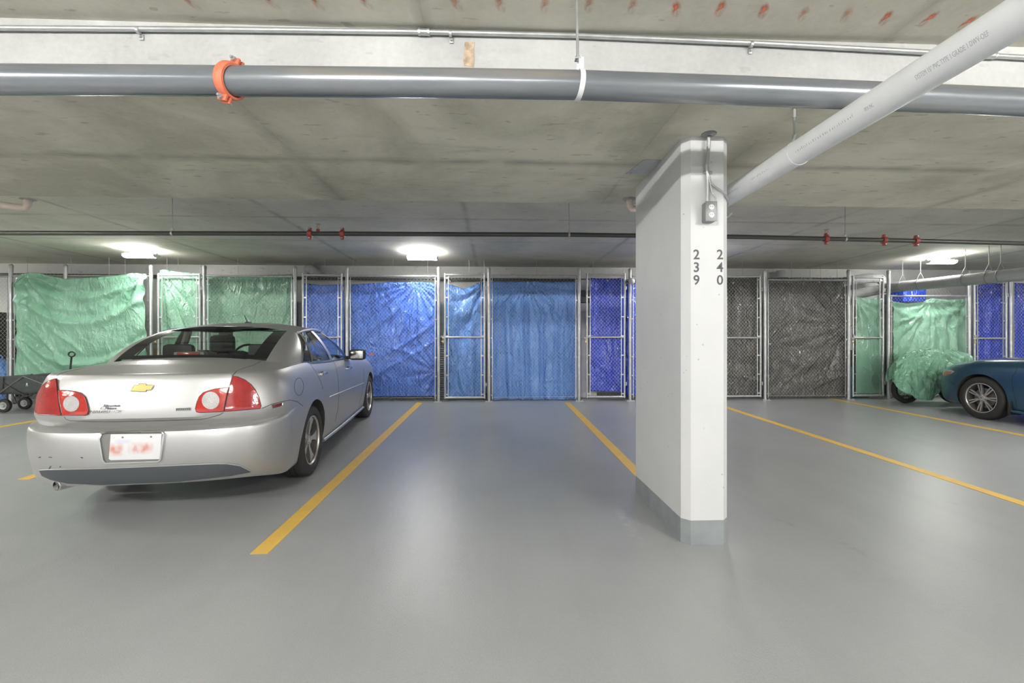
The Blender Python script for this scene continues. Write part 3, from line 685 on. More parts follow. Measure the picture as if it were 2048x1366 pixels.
def gate(u0, u1, label, hinge='r', vt=550, vm=674.5):
    xa, xb = FX(u0), FX(u1); z0 = gz(YF)+.075; z1 = FZ((u0+u1)/2, vt); zm = FZ((u0+u1)/2, vm); r = .0195
    t_ = thing('fence_gate', ((xa+xb)/2, YF, gz(YF)), label, 'fence gate', 'chain-link gates of the storage fence')
    for x in (xa, xb):
        bb = MB(); bb.tube([(x, YF, z0-.02), (x, YF, z1+.03)], r, 12); wpart(bb, 'stile', M['galv'], t_)
    for z in (z0, z1, zm):
        bb = MB(); bb.tube([(xa+r*.6, YF, z), (xb-r*.6, YF, z)], r*(.85 if z == zm else 1), 12); wpart(bb, 'rail', M['galv'], t_)
    ia, ib = xa+.062, xb-.062
    chainlink(ia, ib, z0-.04, z1+.01, YF, 'chain_link_mesh', t_)
    bar(t_, ia, z0, z1); bar(t_, ib, z0, z1)
    zs = [z0+.06+i*(z1-z0-.12)/6 for i in range(7)]
    bands(t_, xa, ia, zs, r); bands(t_, xb, ib, zs, r)
    hx, lx = (xb, xa) if hinge == 'r' else (xa, xb); s_ = 1 if hinge == 'r' else -1
    for z in (z0+.25, z1-.25):
        bb = MB(); bb.box((hx+s_*.022, YF-.005, z), (.044, .012, .03), bev=.003); bb.tube([(hx+s_*.03, YF-.01, z-.035), (hx+s_*.03, YF-.01, z+.035)], .010, 8); wpart(bb, 'hinge', M['galv'], t_)
    bb = MB(); zl = zm-.01
    bb.box((lx-s_*.02, YF-.025, zl), (.066, .02, .024), bev=.004); bb.box((lx-s_*.01, YF-.03, zl+.03), (.02, .02, .09), bev=.004)
    wpart(bb, 'latch', M['galv'], t_)
    bb = MB(); bb.box((lx-s_*.032, YF-.04, zl-.075), (.04, .02, .045), bev=.005)
    bb.tube([(lx-s_*.032-.013, YF-.04, zl-.055)]+[(lx-s_*.032+.013*math.cos(a), YF-.04, zl-.03+.013*math.sin(a)) for a in (math.pi, 2.3, 1.57, .8, 0)]+[(lx-s_*.032+.013, YF-.04, zl-.055)], .0035, 6)
    wpart(bb, 'padlock', M['brass'], t_)
    return t_
def panel(u0, u1, label, vt=552, rail2=True):
    """fixed panel between two posts at u0 and u1 (post centres)"""
    xa, xb = FX(u0)+.05, FX(u1)-.05; z1 = FZ((u0+u1)/2, vt); z0 = ZM0
    t_ = thing('fence_section', ((xa+xb)/2, YF, gz(YF)), label, 'fence panel', 'chain-link panels of the storage fence')
    bb = MB(); bb.tube([(xa-.012, YF, z1), (xb+.012, YF, z1)], .018, 12); wpart(bb, 'top_rail', M['galv'], t_)
    bb = MB(); bb.tube([(xa, YF-.004, z0+.06), (xb, YF-.004, z0+.06)], .003, 6); wpart(bb, 'tension_wire', M['galv'], t_)
    ia, ib = xa+.012, xb-.012
    chainlink(ia, ib, z0, z1+.015, YF, 'chain_link_mesh', t_)
    bar(t_, ia, z0+.02, z1); bar(t_, ib, z0+.02, z1)
    zs = [z0+.1+i*(z1-z0-.2)/6 for i in range(7)]
    bands(t_, xa-.006, ia, zs, .02); bands(t_, xb+.006, ib, zs, .02)
    return t_
posts = [(22,'galvanized fence post beside the blue bag at the wagon end'), (131,'galvanized fence post whose top sticks up behind the big green tarp'),
 (302,'galvanized fence post beside the big green tarp, above the sedan rear window'), (409,'galvanized fence post between the narrow green gate and green panel'),
 (590,'galvanized fence post between the green panel and narrow blue gate'), (694,'galvanized fence post rising behind the sedan door mirror'),
 (877,'galvanized fence post between the big blue tarp and pale blue gate'), (978,'galvanized fence post between the pale blue gate and pleated blue tarp'),
 (1158,'galvanized fence post between the pleated blue tarp and white storage cabinet'), (1260,'galvanized fence post carrying a white round lamp beside the pillar'),
 (1437,'galvanized fence post hidden behind the white pillar'), (1530,'galvanized fence post between the black tarp gate and black tarp panel'),
 (1697,'galvanized fence post between the black tarp panel and shelved boxes'), (1777,'galvanized fence post between the green gate and covered bike'),
 (1938,'galvanized fence post between the green tarp and royal blue gate'), (2021,'galvanized fence post between the two royal blue tarps'), (2215,'galvanized fence post behind the bonnet of the blue car')]
for u, l in posts: post(u, l)
panel(-160, 22, 'chain-link panel in front of the blue bag beyond the wagon'); post(-160, 'galvanized fence post past the blue bag outside the view')
panel(22, 131, 'short chain-link panel covered by the big green tarp, wagon side'); panel(131, 302, 'chain-link panel covered by the big green tarp, sedan side')
gate(317, 400, 'chain-link gate with a green tarp above the sedan roof'); panel(409, 590, 'chain-link panel with a green tarp above the sedan roof')
gate(606, 683, 'chain-link gate with a blue tarp behind the sedan mirror side'); panel(694, 877, 'chain-link panel in front of the big creased blue tarp')
gate(890, 969, 'chain-link gate with a sagging pale blue tarp'); panel(978, 1158, 'chain-link panel in front of the pleated blue tarp')
gate(1174, 1249, 'chain-link gate with a royal blue tarp ending above the floor, beside the pillar'); panel(1260, 1437, 'chain-link panel mostly hidden behind the white pillar')
gate(1447, 1521, 'chain-link gate with a black tarp beside the pillar', vt=553, vm=675.5); panel(1530, 1697, 'chain-link panel in front of the wide black tarp', vt=560)
gate(1706, 1766, 'chain-link gate with a narrow green tarp near the covered bike', vt=555, vm=675.5); panel(1777, 1938, 'chain-link panel with a green tarp above the covered bike', vt=592)
gate(1949, 2012, 'chain-link gate with a royal blue tarp beside the blue car', vt=565, vm=676.5, hinge='r'); panel(2021, 2215, 'chain-link panel with a royal blue tarp above the blue car bonnet', vt=562)
# mid rail seen on the green panel over the covered bike
fs_ = [x for x in bpy.data.objects if x.name.startswith('fence_section') and 'above the covered bike' in x.get('label', '')][0]
chainlink(FX(1852), FX(1931), FZ(1860, 592)+.02, FZ(1890, 563), YF, 'upper_mesh', fs_, r=.002)
# white round lamp on the post beside the pillar
X_ = FX(1262); q = FZ(1262, 563); t_ = thing('post_lamp', (X_, YF-.04, q), 'small white round lamp fixed to a fence post beside the pillar', 'lamp')
bb = MB(); bb.lathe([(.055, -.015), (.06, 0), (.058, .02), (.042, .045), (.02, .058), (0, .06)], Matrix.Translation((X_, YF-.045, q)) @ Matrix.Rotation(math.pi/2, 4, 'X'), 24); wpart(bb, 'globe', M['white_lens'], t_)
bb = MB(); bb.box((X_, YF-.034, q), (.05, .016, .05), bev=.004); wpart(bb, 'bracket', M['galv_dull'], t_)

# ------------------------------------------------------------------ tarps
def tarp_mat(name, c1, c2, rough=.36, bump=.55, spec=.5, crease=.045):
    g = NT(name)
    warp = g.noise(g.co, 5, 4)
    g.b.inputs['Coat Roughness'].default_value = .17
    def ridge(vec, sc, det, dist, pw):
        n = g.noise(vec, sc, det, .5, dist); a = g.math('ABSOLUTE', g.math('SUBTRACT', g.math('MULTIPLY', n, 2.), 1.))
        return g.math('POWER', g.math('SUBTRACT', 1., a), pw)
    r1 = ridge(g.mapping((1.25, 1, .55)), 4.2, 2, .6, 3.); r2 = ridge(g.mapping((1.1, 1, .75), rot=(0, .5, 0)), 10.5, 2, .8, 2.5)
    r3 = ridge(g.mapping((1, 1, .8), rot=(0, -.6, 0)), 26, 2, 1., 2.)
    n2 = g.noise(g.co, 1.6, 3); msk = g.ramp(g.noise(g.co, 2.3, 3), [(.35, .25), (.65, 1.)])
    c = g.mix(g.ramp(n2, [(.3, 0.), (.7, 1.)]), c1, c2)
    h = g.math('ADD', g.math('MULTIPLY', r1, .62), g.math('MULTIPLY', msk, g.math('ADD', g.math('MULTIPLY', r2, .34), g.math('MULTIPLY', r3, .09))))
    nb_ = g.bump(h, min(1., bump), crease); g.put(g.b.inputs['Coat Normal'], nb_)
    return g.out(col=c, rough=rough, normal=nb_, spec=spec, coat=.55)
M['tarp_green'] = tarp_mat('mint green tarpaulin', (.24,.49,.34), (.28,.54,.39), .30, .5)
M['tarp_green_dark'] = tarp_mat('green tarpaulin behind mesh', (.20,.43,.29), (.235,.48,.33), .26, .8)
M['tarp_blue'] = tarp_mat('blue tarpaulin', (.075,.21,.76), (.10,.25,.82), .19, 1.1)
M['tarp_pale_blue'] = tarp_mat('pale blue tarpaulin', (.12,.31,.76), (.155,.36,.82), .17, 1.2)
M['tarp_royal'] = tarp_mat('royal blue tarpaulin', (.018,.065,.60), (.03,.085,.68), .2, .9)
M['tarp_black'] = tarp_mat('black tarpaulin', (.085,.081,.073), (.115,.11,.10), .18, 1.2)
M['grommet'] = mat('brass eyelet', (.6,.58,.5), .4, .8)
def tarp(label, side_l, side_r, top, bot, y0, m, ties=(), folds=(), swags=(), amp=.012, seed=0, nu=56, nv=72, diag=(), front=-1):
    """side_l/side_r: [(v,u)...] pixel edge lines; top/bot: [(u,v)...]; ties (u,w,k,amp,R); folds (n,amp,w0,w1); swags (w_edge,sag,amp,width)"""
    sl = sorted(side_l); sr = sorted(side_r); tp = sorted(top); bt = sorted(bot)
    def base(a, w):
        # w: 0 bottom, 1 top
        ul = np.interp(0, [0], [0])
        um_top = np.interp(a, [0, 1], [tp[0][0], tp[-1][0]])
        vt = np.interp(um_top, [p[0] for p in tp], [p[1] for p in tp])
        um_b = np.interp(a, [0, 1], [bt[0][0], bt[-1][0]])
        vb = np.interp(um_b, [p[0] for p in bt], [p[1] for p in bt])
        v = vb+(vt-vb)*w
        u = np.interp(v, [p[0] for p in sl], [p[1] for p in sl])*(1-a) + np.interp(v, [p[0] for p in sr], [p[1] for p in sr])*a
        return u, v
    u0, v0 = base(0.5, .5); Wd = abs(at_y(base(1, .5)[0], 600, YF).x-at_y(base(0, .5)[0], 600, YF).x); Hd = abs(at_y(u0, base(.5, 0)[1], YF).z-at_y(u0, base(.5, 1)[1], YF).z)
    def fn(a, w):
        u, v = base(a, w); p = at_y(u, v, YF+y0)
        d = 0.
        for (tu, tw, k, am, R) in ties:
            dx = (a-tu)*Wd; dz = (w-tw)*Hd; r = math.hypot(dx, dz); th = math.atan2(dx, -dz)
            ph = noise.noise(Vector((seed*3.1+tu*7, tw*5, th*1.7)))*2.2
            env = (1-math.exp(-r/.08))*math.exp(-(r/R)**2)
            d += 1.6*am*env*(abs(math.sin(th*k*.5+ph))**.7*2-1)
        for (n_, am, w0, w1) in folds:
            e = sm((w-w0+.12)/.12)*sm((w1-w+.12)/.12)
            ph = noise.noise(Vector((a*3, w*.7, seed*1.7)))*1.3
            d += 1.5*am*e*math.sin(2*math.pi*n_*a+ph*2+seed)
        for (we, sag, am, wd) in swags:
            wc = we - sag*(1-(2*a-1)**2); d += am*math.exp(-((w-wc)/wd)**2) - am*.6*math.exp(-((w-wc-wd*2)/wd)**2)
        for (a0, w0, a1, w1, am, wd) in diag:
            ex, ez = (a1-a0)*Wd, (w1-w0)*Hd; L = math.hypot(ex, ez); px_, pz_ = (a-a0)*Wd, (w-w0)*Hd
            t_ = (px_*ex+pz_*ez)/L; s_ = (px_*ez-pz_*ex)/L + .03*math.sin(t_*4)
            if -.1 < t_ < L+.1: d += 1.5*am*math.exp(-(s_/wd)**2)*sm((t_+.1)/.2)*sm((L+.1-t_)/.2)
        d += amp*noise.noise(Vector((p.x*2.2, p.z*2.2, seed)))*1.6 + amp*.7*noise.noise(Vector((p.x*6.5, p.z*5, seed+9))) + amp*.35*noise.noise(Vector((p.x*16, p.z*13, seed+4)))
        lim = abs(y0)-.040
        d = max(-lim, min(lim, d)) if y0 > 0 else d
        p.y -= d
        return p
    bb = MB(); bb.grid(fn, nu, nv)
    o = bb.build('tarp', m, None, 180); md = o.modifiers.new('thickness', 'SOLIDIFY'); md.thickness = .0012
    tag(o, label, 'tarp')
    for (tu, tw, k, am, R) in ties:
        p = fn(min(.985, max(.015, tu)), min(.99, tw)); b2 = MB()
        b2.lathe([(.008, -.002), (.016, -.003), (.018, 0), (.016, .003), (.008, .002)], Matrix.Translation(p+Vector((0, -.003, 0))) @ Matrix.Rotation(math.pi/2, 4, 'X'), 12, close=True); g_ = b2.build('eyelet', M['grommet'], None); relparent(g_, o)
    return o
tarp('big mint green tarp hung in front of the fence beside the sedan', [(540,44),(552,34),(600,32),(690,34),(800,24)], [(540,290),(548,292),(600,288),(800,297)],
     [(30,556),(45,545),(70,546),(130,558),(200,554),(262,546),(295,548)], [(24,762),(100,772),(300,775)], -.10, M['tarp_green'],
     ties=[(.06,.985,12,.03,.9),(.985,.985,12,.035,1.0)], swags=[(.93,.12,.03,.03),(.78,.20,.035,.035),(.42,.22,.04,.03),(.36,.33,.04,.035)], diag=[(.07,.55,.4,.18,.03,.03),(.3,.5,.5,.3,.02,.025)], amp=.02, seed=1, nu=72, nv=72)
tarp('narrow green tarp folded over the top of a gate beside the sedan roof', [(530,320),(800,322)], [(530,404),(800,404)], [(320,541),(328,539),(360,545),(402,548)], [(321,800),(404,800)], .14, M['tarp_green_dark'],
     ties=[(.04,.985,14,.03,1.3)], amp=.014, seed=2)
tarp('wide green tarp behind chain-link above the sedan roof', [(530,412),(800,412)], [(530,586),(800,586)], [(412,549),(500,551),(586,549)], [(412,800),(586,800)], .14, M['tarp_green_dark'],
     ties=[(.03,.98,9,.02,.5),(.97,.98,9,.025,.8)], swags=[(.97,.13,.02,.04)], amp=.012, seed=3)
tarp('narrow blue tarp on a gate behind the sedan windows', [(530,608),(800,608)], [(530,688),(800,688)], [(608,566),(640,570),(688,569)], [(608,794),(688,794)], .14, M['tarp_blue'],
     ties=[(.05,.97,9,.02,.5)], folds=[(2,.008,0,1)], amp=.014, seed=4)
tarp('big bright blue tarp with creases radiating from its top edge', [(530,700),(800,700)], [(530,873),(800,873)], [(700,569),(760,566),(832,563),(862,565),(873,569)], [(700,794),(873,792)], .14, M['tarp_blue'],
     ties=[(.77,.99,22,.030,1.5),(1.0,.22,14,.02,.6),(.3,.99,9,.012,.4)], diag=[(.0,.42,.62,.82,.025,.05),(.05,.2,.95,.62,.025,.03),(.2,.12,.98,.5,.02,.03),(.5,.42,.7,.36,.025,.02)], amp=.012, seed=5, nu=80, nv=90)
q_ = at_y(743, 709, YF+.07); lb = MB(); lb.prism([(-.055,-.006),(-.03,-.022),(.03,-.018),(.056,-.004),(.04,.018),(-.02,.022)], -.001, .001, lambda p, h_: Vector((q_.x+p[0], q_.y-h_, q_.z+p[1])))
M['red_print'] = mat('red printed label', (.60,.09,.07), .5)
lo_ = lb.build('red_label', M['red_print'], None, None); relparent(lo_, [o for o in bpy.data.objects if 'creases radiating' in o.get('label', '')][0])
tarp('pale blue tarp sagging from one corner of its gate', [(530,892),(800,892)], [(530,971),(800,971)], [(892,567),(905,570),(925,577),(940,574),(956,566),(971,563)], [(892,796),(971,797)], .14, M['tarp_pale_blue'],
     ties=[(.96,.97,12,.03,.8),(.03,.96,8,.02,.4)], swags=[(.86,.10,.03,.04)], folds=[(2.2,.02,0,.6)], diag=[(0,.62,.5,.05,.03,.05)], amp=.018, seed=6)
tarp('wide pleated blue tarp with vertical folds behind chain-link', [(530,977),(800,984)], [(530,1153),(800,1152)], [(977,563),(1058,563),(1153,563)], [(984,799),(1152,799)], .14, M['tarp_pale_blue'],
     ties=[(.44,.99,26,.022,.75)], folds=[(6,.026,0,.78),(11,.010,.1,.6)], diag=[(.45,.98,.8,.72,.02,.025),(.75,.35,1,.55,.03,.05)], amp=.020, seed=7, nu=90, nv=90)
tarp('royal blue tarp ending short of the floor on the gate beside the pillar', [(530,1180),(800,1181)], [(530,1249),(800,1247)], [(1180,556),(1215,557),(1249,556)], [(1181,782),(1247,785)], .14, M['tarp_royal'],
     ties=[(.5,.98,8,.012,.4)], folds=[(2,.014,.1,.95)], diag=[(.0,.3,.95,.05,.02,.05)], amp=.014, seed=8)
tarp('royal blue tarp mostly hidden behind the white pillar', [(530,1252),(800,1252)], [(530,1434),(800,1434)], [(1252,568),(1434,562)], [(1252,790),(1434,795)], .14, M['tarp_royal'], folds=[(3,.014,.1,.95)], amp=.014, seed=18, nu=40)
tarp('narrow black tarp on the gate beside the white pillar', [(530,1446),(800,1446)], [(530,1518),(800,1518)], [(1446,556),(1480,556),(1518,555)], [(1446,793),(1518,793)], .14, M['tarp_black'],
     ties=[(.3,.96,10,.02,.6)], folds=[(1.5,.015,.2,.9)], diag=[(.1,.55,.8,.3,.03,.06),(.0,.2,1,.12,.025,.05)], amp=.02, seed=9)
tarp('wide black tarp with glossy creases behind chain-link', [(530,1536),(800,1536)], [(530,1692),(800,1692)], [(1536,556),(1600,555),(1692,556)], [(1536,796),(1692,794)], .14, M['tarp_black'],
     swags=[(.60,.10,.02,.05),(.45,.16,.025,.05),(.25,.12,.02,.04)], diag=[(.45,.2,1,.6,.03,.04),(.1,.05,.55,.3,.02,.03),(.5,.05,1,.2,.02,.03)], ties=[(1,.6,16,.025,.9),(0,.45,10,.02,.6)], amp=.02, seed=10, nu=80, nv=90)
tarp('narrow green tarp on the gate beside the shelved boxes', [(530,1711),(800,1711)], [(530,1762),(800,1764)], [(1711,594),(1735,597),(1762,596)], [(1711,788),(1764,788)], .14, M['tarp_green'],
     ties=[(.04,.97,10,.022,.9)], diag=[(.05,.95,1,.55,.015,.03),(.3,.3,1,.1,.015,.03)], amp=.008, seed=11, nu=40)
tarp('wide green tarp hanging above the covered bike', [(530,1785),(800,1785)], [(530,1934),(800,1932)], [(1785,603),(1815,608),(1840,605),(1862,597),(1900,599),(1934,598)], [(1785,790),(1932,790)], .14, M['tarp_green'],
     ties=[(.51,.99,18,.03,.8),(.99,.99,10,.02,.6)], swags=[(.93,.10,.02,.03)], folds=[(5,.014,.1,.75)], diag=[(.1,.8,.4,.86,.03,.03)], amp=.014, seed=12, nu=72)
tarp('royal blue tarp on the gate directly beside the blue car', [(530,1951),(800,1951)], [(530,2011),(800,2011)], [(1951,567),(1980,566),(2011,568)], [(1951,790),(2011,790)], .14, M['tarp_royal'], folds=[(2.5,.012,.1,.9)], amp=.014, seed=13, nu=40)
tarp('royal blue tarp on the panel above the blue car bonnet', [(530,2027),(800,2027)], [(530,2205),(800,2205)], [(2027,566),(2205,570)], [(2027,790),(2205,790)], .14, M['tarp_royal'], folds=[(4,.012,.1,.9)], amp=.014, seed=14, nu=48)
# ------------------------------------------------------------------ cars
def car_paint(name, c, metal, rough, coat=1.0):
    m = mat(name, c, rough, metal, coat=coat); m.node_tree.nodes['Principled BSDF'].inputs['Coat Roughness'].default_value = .16; return m
M['silver'] = car_paint('silver metallic paint', (.53,.527,.52), .78, .42, .3)
M['blue_paint'] = car_paint('dark teal blue paint', (.018,.075,.135), .35, .32)
M['gap'] = mat('panel gap shadow rubber', (.012,.012,.012), .8)
M['trim_black'] = mat('dark grey valance plastic', (.075,.082,.09), .5)
M['chrome'] = mat('chrome', (.75,.75,.75), .12, 1.)
M['satin'] = mat('satin aluminium wheel', (.60,.58,.55), .35, .7)
M['dark_wheel'] = mat('dark wheel pockets', (.03,.03,.03), .5, .3)
M['barrel'] = mat('dusty wheel barrel', (.13,.12,.11), .6, .3)  # inner barrel, darker and duller than the rim lip
M['disc'] = mat('brake disc', (.22,.20,.18), .5, .6)
M['badge'] = mat('dark chrome lettering', (.22,.22,.21), .25, .6)
M['fabric'] = mat('dark grey seat fabric', (.055,.055,.056), .8)
M['interior'] = mat('dark interior plastic', (.04,.04,.04), .7)
M['grey_trim'] = mat('grey pillar trim', (.22,.22,.21), .7)
M['frit'] = mat('black glass border', (.012,.013,.013), .12)
M['gold'] = mat('gold emblem', (.62,.42,.12), .4, .25)
def glass(name, tint, refl=1.0):
    m = bpy.data.materials.new(name); m.use_nodes = True; nt = m.node_tree; nt.nodes.remove(nt.nodes['Principled BSDF'])
    out = nt.nodes['Material Output']; tr = nt.nodes.new('ShaderNodeBsdfTransparent'); tr.inputs[0].default_value = tint+(1,)
    gl = nt.nodes.new('ShaderNodeBsdfGlossy'); gl.inputs['Roughness'].default_value = .02
    fr = nt.nodes.new('ShaderNodeLayerWeight'); fr.inputs[0].default_value = .5; pw = nt.nodes.new('ShaderNodeMath'); pw.operation = 'POWER'; pw.inputs[1].default_value = 5.; ml = nt.nodes.new('ShaderNodeMath'); ml.operation = 'MULTIPLY_ADD'; ml.inputs[1].default_value = .9; ml.inputs[2].default_value = .05; nt.links.new(fr.outputs['Facing'], pw.inputs[0]); nt.links.new(pw.outputs[0], ml.inputs[0])
    mx = nt.nodes.new('ShaderNodeMixShader'); nt.links.new(ml.outputs[0], mx.inputs[0]); nt.links.new(tr.outputs[0], mx.inputs[1]); nt.links.new(gl.outputs[0], mx.inputs[2]); nt.links.new(mx.outputs[0], out.inputs[0]); return m
M['glass'] = glass('tinted car glass', (.80,.84,.81))
def lens_mat(name, c, rough=.12, bumpy=.22, sc=60):
    g = NT(name); v = g.vor(g.mapping((1, 1, 1)), sc); n = g.noise(g.co, 14, 3)
    col = g.mix(g.ramp(n, [(.35, 0.), (.65, 1.)]), tuple(q*.75 for q in c), c)
    return g.out(col=col, rough=rough, normal=g.bump(v, bumpy*.4, .004), spec=.6, coat=1.)
M['lens_red'] = lens_mat('red lamp lens', (.44,.018,.020))
M['lens_bright'] = lens_mat('bright red lamp lens', (.62,.030,.018), sc=90)
M['lens_clear'] = lens_mat('clear reversing lens', (.62,.60,.59), .15, 1., 110)
M['lens_edge'] = mat('dark red lens rim', (.10,.008,.01), .3)
M['marker'] = lens_mat('side marker lens', (.20,.03,.04))
M['headlamp'] = lens_mat('headlamp lens', (.55,.56,.57), .08, .4, 40)
M['amber'] = lens_mat('orange lamp lens', (.62,.13,.04), .15, .5, 60)

def catmull(pts, sub):
    """rows of points resampled through Catmull-Rom"""
    A = np.array(pts, float); out = []
    n = len(A)
    for i in range(n-1):
        p0 = A[max(i-1, 0)]; p1 = A[i]; p2 = A[i+1]; p3 = A[min(i+2, n-1)]
        for k in range(sub):
            t = k/sub
            out.append(.5*((2*p1)+(-p0+p2)*t+(2*p0-5*p1+4*p2-p3)*t*t+(-p0+3*p1-3*p2+p3)*t**3))
    out.append(A[-1]); return np.array(out)

def body_shell(spec):
    """returns verts, faces, part-id per face, rows/cols grid of the right half"""
    rows = spec['rows']; sub = 2
    fine = []
    for i in range(len(rows)-1):
        a, b = np.array(rows[i], float), np.array(rows[i+1], float)
        fine += [a+(b-a)*k/sub for k in range(sub)] if i in spec.get('linear', ()) else list(catmull([rows[max(i-1,0)], rows[i], rows[i+1], rows[min(i+2,len(rows)-1)]], sub)[sub:2*sub])
    fine.append(np.array(rows[-1], float)); R = len(fine)
    th = [0, .10, .22, .34, .46, .57, .67, .76, .84, .91, .97, 1.03, 1.09, 1.15, 1.22, 1.30, 1.39, 1.48]
    LR, LF = spec['LR'], spec['LF']; nr, nf = spec['nr'], spec['nf']; L = spec['L']
    side = list(spec['side'])
    belt = spec['belt']; zc = spec['zc']; wf = spec['wf']
    def colpt(row, kind, q):
        yr, zr, xs, zs, yf, zf = row
        if kind == 'R':
            x = xs*math.sin(q)**(2/nr) if q > 0 else 0.; y = yr+(LR-yr)*(1-math.cos(q)**(2/nr))
            p = sm((y-yr)/(LR*.75)); 
        elif kind == 'S': x, y, p = xs, q, 1.
        else:
            x = xs*math.sin(q)**(2/nf) if q > 0 else 0.; y = yf-(yf-(L-LF))*(1-math.cos(q)**(2/nf))
            p = 1.
        # z
        zb = interp(*belt, y); zside = zs if zs < .55 else .55+(zs-.55)*(zb-.55)/(rows[-1][3]-.55)
        if kind == 'R': z = zr+(zside-zr)*p
        elif kind == 'S': z = zside
        else:
            pf = sm((yf-y)/(LF*.9)); z = zf+(zside-zf)*pf
        return (x*interp(*wf, y), y, z)
    cols = [('R', q) for q in th]+[('S', y) for y in side]+[('F', q) for q in reversed(th)]
    N = len(cols)
    G = [[colpt(r, *c) for c in cols] for r in fine]
    facs = [.93, .84, .715, .55, .38, .2, 0.]
    ti = []
    for k in facs:
        rr = []
        for j, c in enumerate(cols):
            e = G[R-1][j]; z0 = e[2]; z1 = max(z0, interp(*zc, e[1])); 
            rr.append((e[0]*k, e[1], z0+(z1-z0)*(1-k**2.6)))
        ti.append(rr)
    allrows = [[(0., p[1], p[2]) for p in G[0]]]+G+ti      # underside centre, rows, top rows
    V = []; Fc = []; ID = []
    nrow = len(allrows)
    for sgn in (1, -1):
        o = len(V)
        for rr in allrows: V += [(sgn*p[0], p[1], p[2]) for p in rr]
        for i in range(nrow-1):
            for j in range(N-1):
                f = (o+i*N+j, o+i*N+j+1, o+(i+1)*N+j+1, o+(i+1)*N+j)
                c = np.mean([V[q] for q in f], axis=0)
                Fc.append(f if sgn > 0 else f[::-1]); ID.append(spec['part'](i-1, R-1, cols[j], c))
    return V, Fc, ID, allrows, cols, R

def make_body(spec, names, mats, root, cutters, cabin, arch_mat):
    V, Fc, ID, rows, cols, R = body_shell(spec)
    me = bpy.data.meshes.new('shell'); me.from_pydata(V, [], Fc)
    for mt in mats+[arch_mat]: me.materials.append(mt)
    # unique dummy slots per part (index = part id)
    me.polygons.foreach_set('material_index', ID)
    bm = bmesh.new(); bm.from_mesh(me); bmesh.ops.remove_doubles(bm, verts=bm.verts[:], dist=1e-4)
    bmesh.ops.dissolve_degenerate(bm, dist=1e-5, edges=bm.edges[:]); bmesh.ops.recalc_face_normals(bm, faces=bm.faces[:]); bm.to_mesh(me); bm.free()
    o = link('shell', me)
    for (y, z, r, x0, x1) in cutters:
        cb = MB(); cb.lathe([(0, x0), (r, x0), (r, x1), (0, x1)], Matrix.Translation((0, y, z)) @ Matrix.Rotation(math.pi/2, 4, 'Y'), 48)
        c_ = cb.build('cutter', arch_mat, None, None)
        bm = bmesh.new(); bm.from_mesh(c_.data); bmesh.ops.remove_doubles(bm, verts=bm.verts[:], dist=1e-5); bmesh.ops.recalc_face_normals(bm, faces=bm.faces[:]); bm.to_mesh(c_.data); bm.free()
        md = o.modifiers.new('b', 'BOOLEAN'); md.operation = 'DIFFERENCE'; md.object = c_; md.solver = 'EXACT'; md.material_mode = 'TRANSFER'
        bpy.context.view_layer.update()
        ne = bpy.data.meshes.new_from_object(o.evaluated_get(bpy.context.evaluated_depsgraph_get()))
        o.modifiers.clear(); o.data = ne; bpy.data.objects.remove(c_)
    me = o.data; slots = [m_.name if m_ else '' for m_ in me.materials]
    order = [m_.name for m_ in mats]+[arch_mat.name]
    out = {}
    vs = [tuple(v.co) for v in me.vertices]
    for pi, nm in list(enumerate(names))+[(len(mats), 'wheel_arch')]:
        keep = []
        for p in me.polygons:
            if slots[p.material_index] != order[pi]: continue
            c = p.center
            if pi < len(mats) and cabin and cabin(c): continue
            keep.append(tuple(p.vertices))
        if not keep: continue
        if 'door' in nm and nm != 'wheel_arch':
            halves = [[f for f in keep if sum(vs[q][0] for q in f) > 0], [f for f in keep if sum(vs[q][0] for q in f) <= 0]]
        elif nm == 'wheel_arch':
            def cen(f, k): return sum(vs[q][k] for q in f)/len(f)
            halves = [[f for f in keep if (cen(f, 0) > 0) == a_ and (cen(f, 1) > 2.4) == b_] for a_ in (True, False) for b_ in (True, False)]; halves = [h_ for h_ in halves if h_]
        else: halves = [keep]
        for hi_, keep in enumerate(halves):
          used = sorted({q for f in keep for q in f}); mp = {q: i for i, q in enumerate(used)}
          m2 = bpy.data.meshes.new(nm); m2.from_pydata([vs[q] for q in used], [], [tuple(mp[q] for q in f) for f in keep])
          m2.materials.append(spec['final'].get(nm, spec['paint']) if nm != 'wheel_arch' else arch_mat)
          m2.polygons.foreach_set('use_smooth', [True]*len(keep)); m2.set_sharp_from_angle(angle=math.radians(38)); m2.update()
          out[nm+('' if not hi_ else '_far%d' % hi_)] = link(nm, m2, root)
    bpy.data.objects.remove(o)
    return out, rows, cols, R

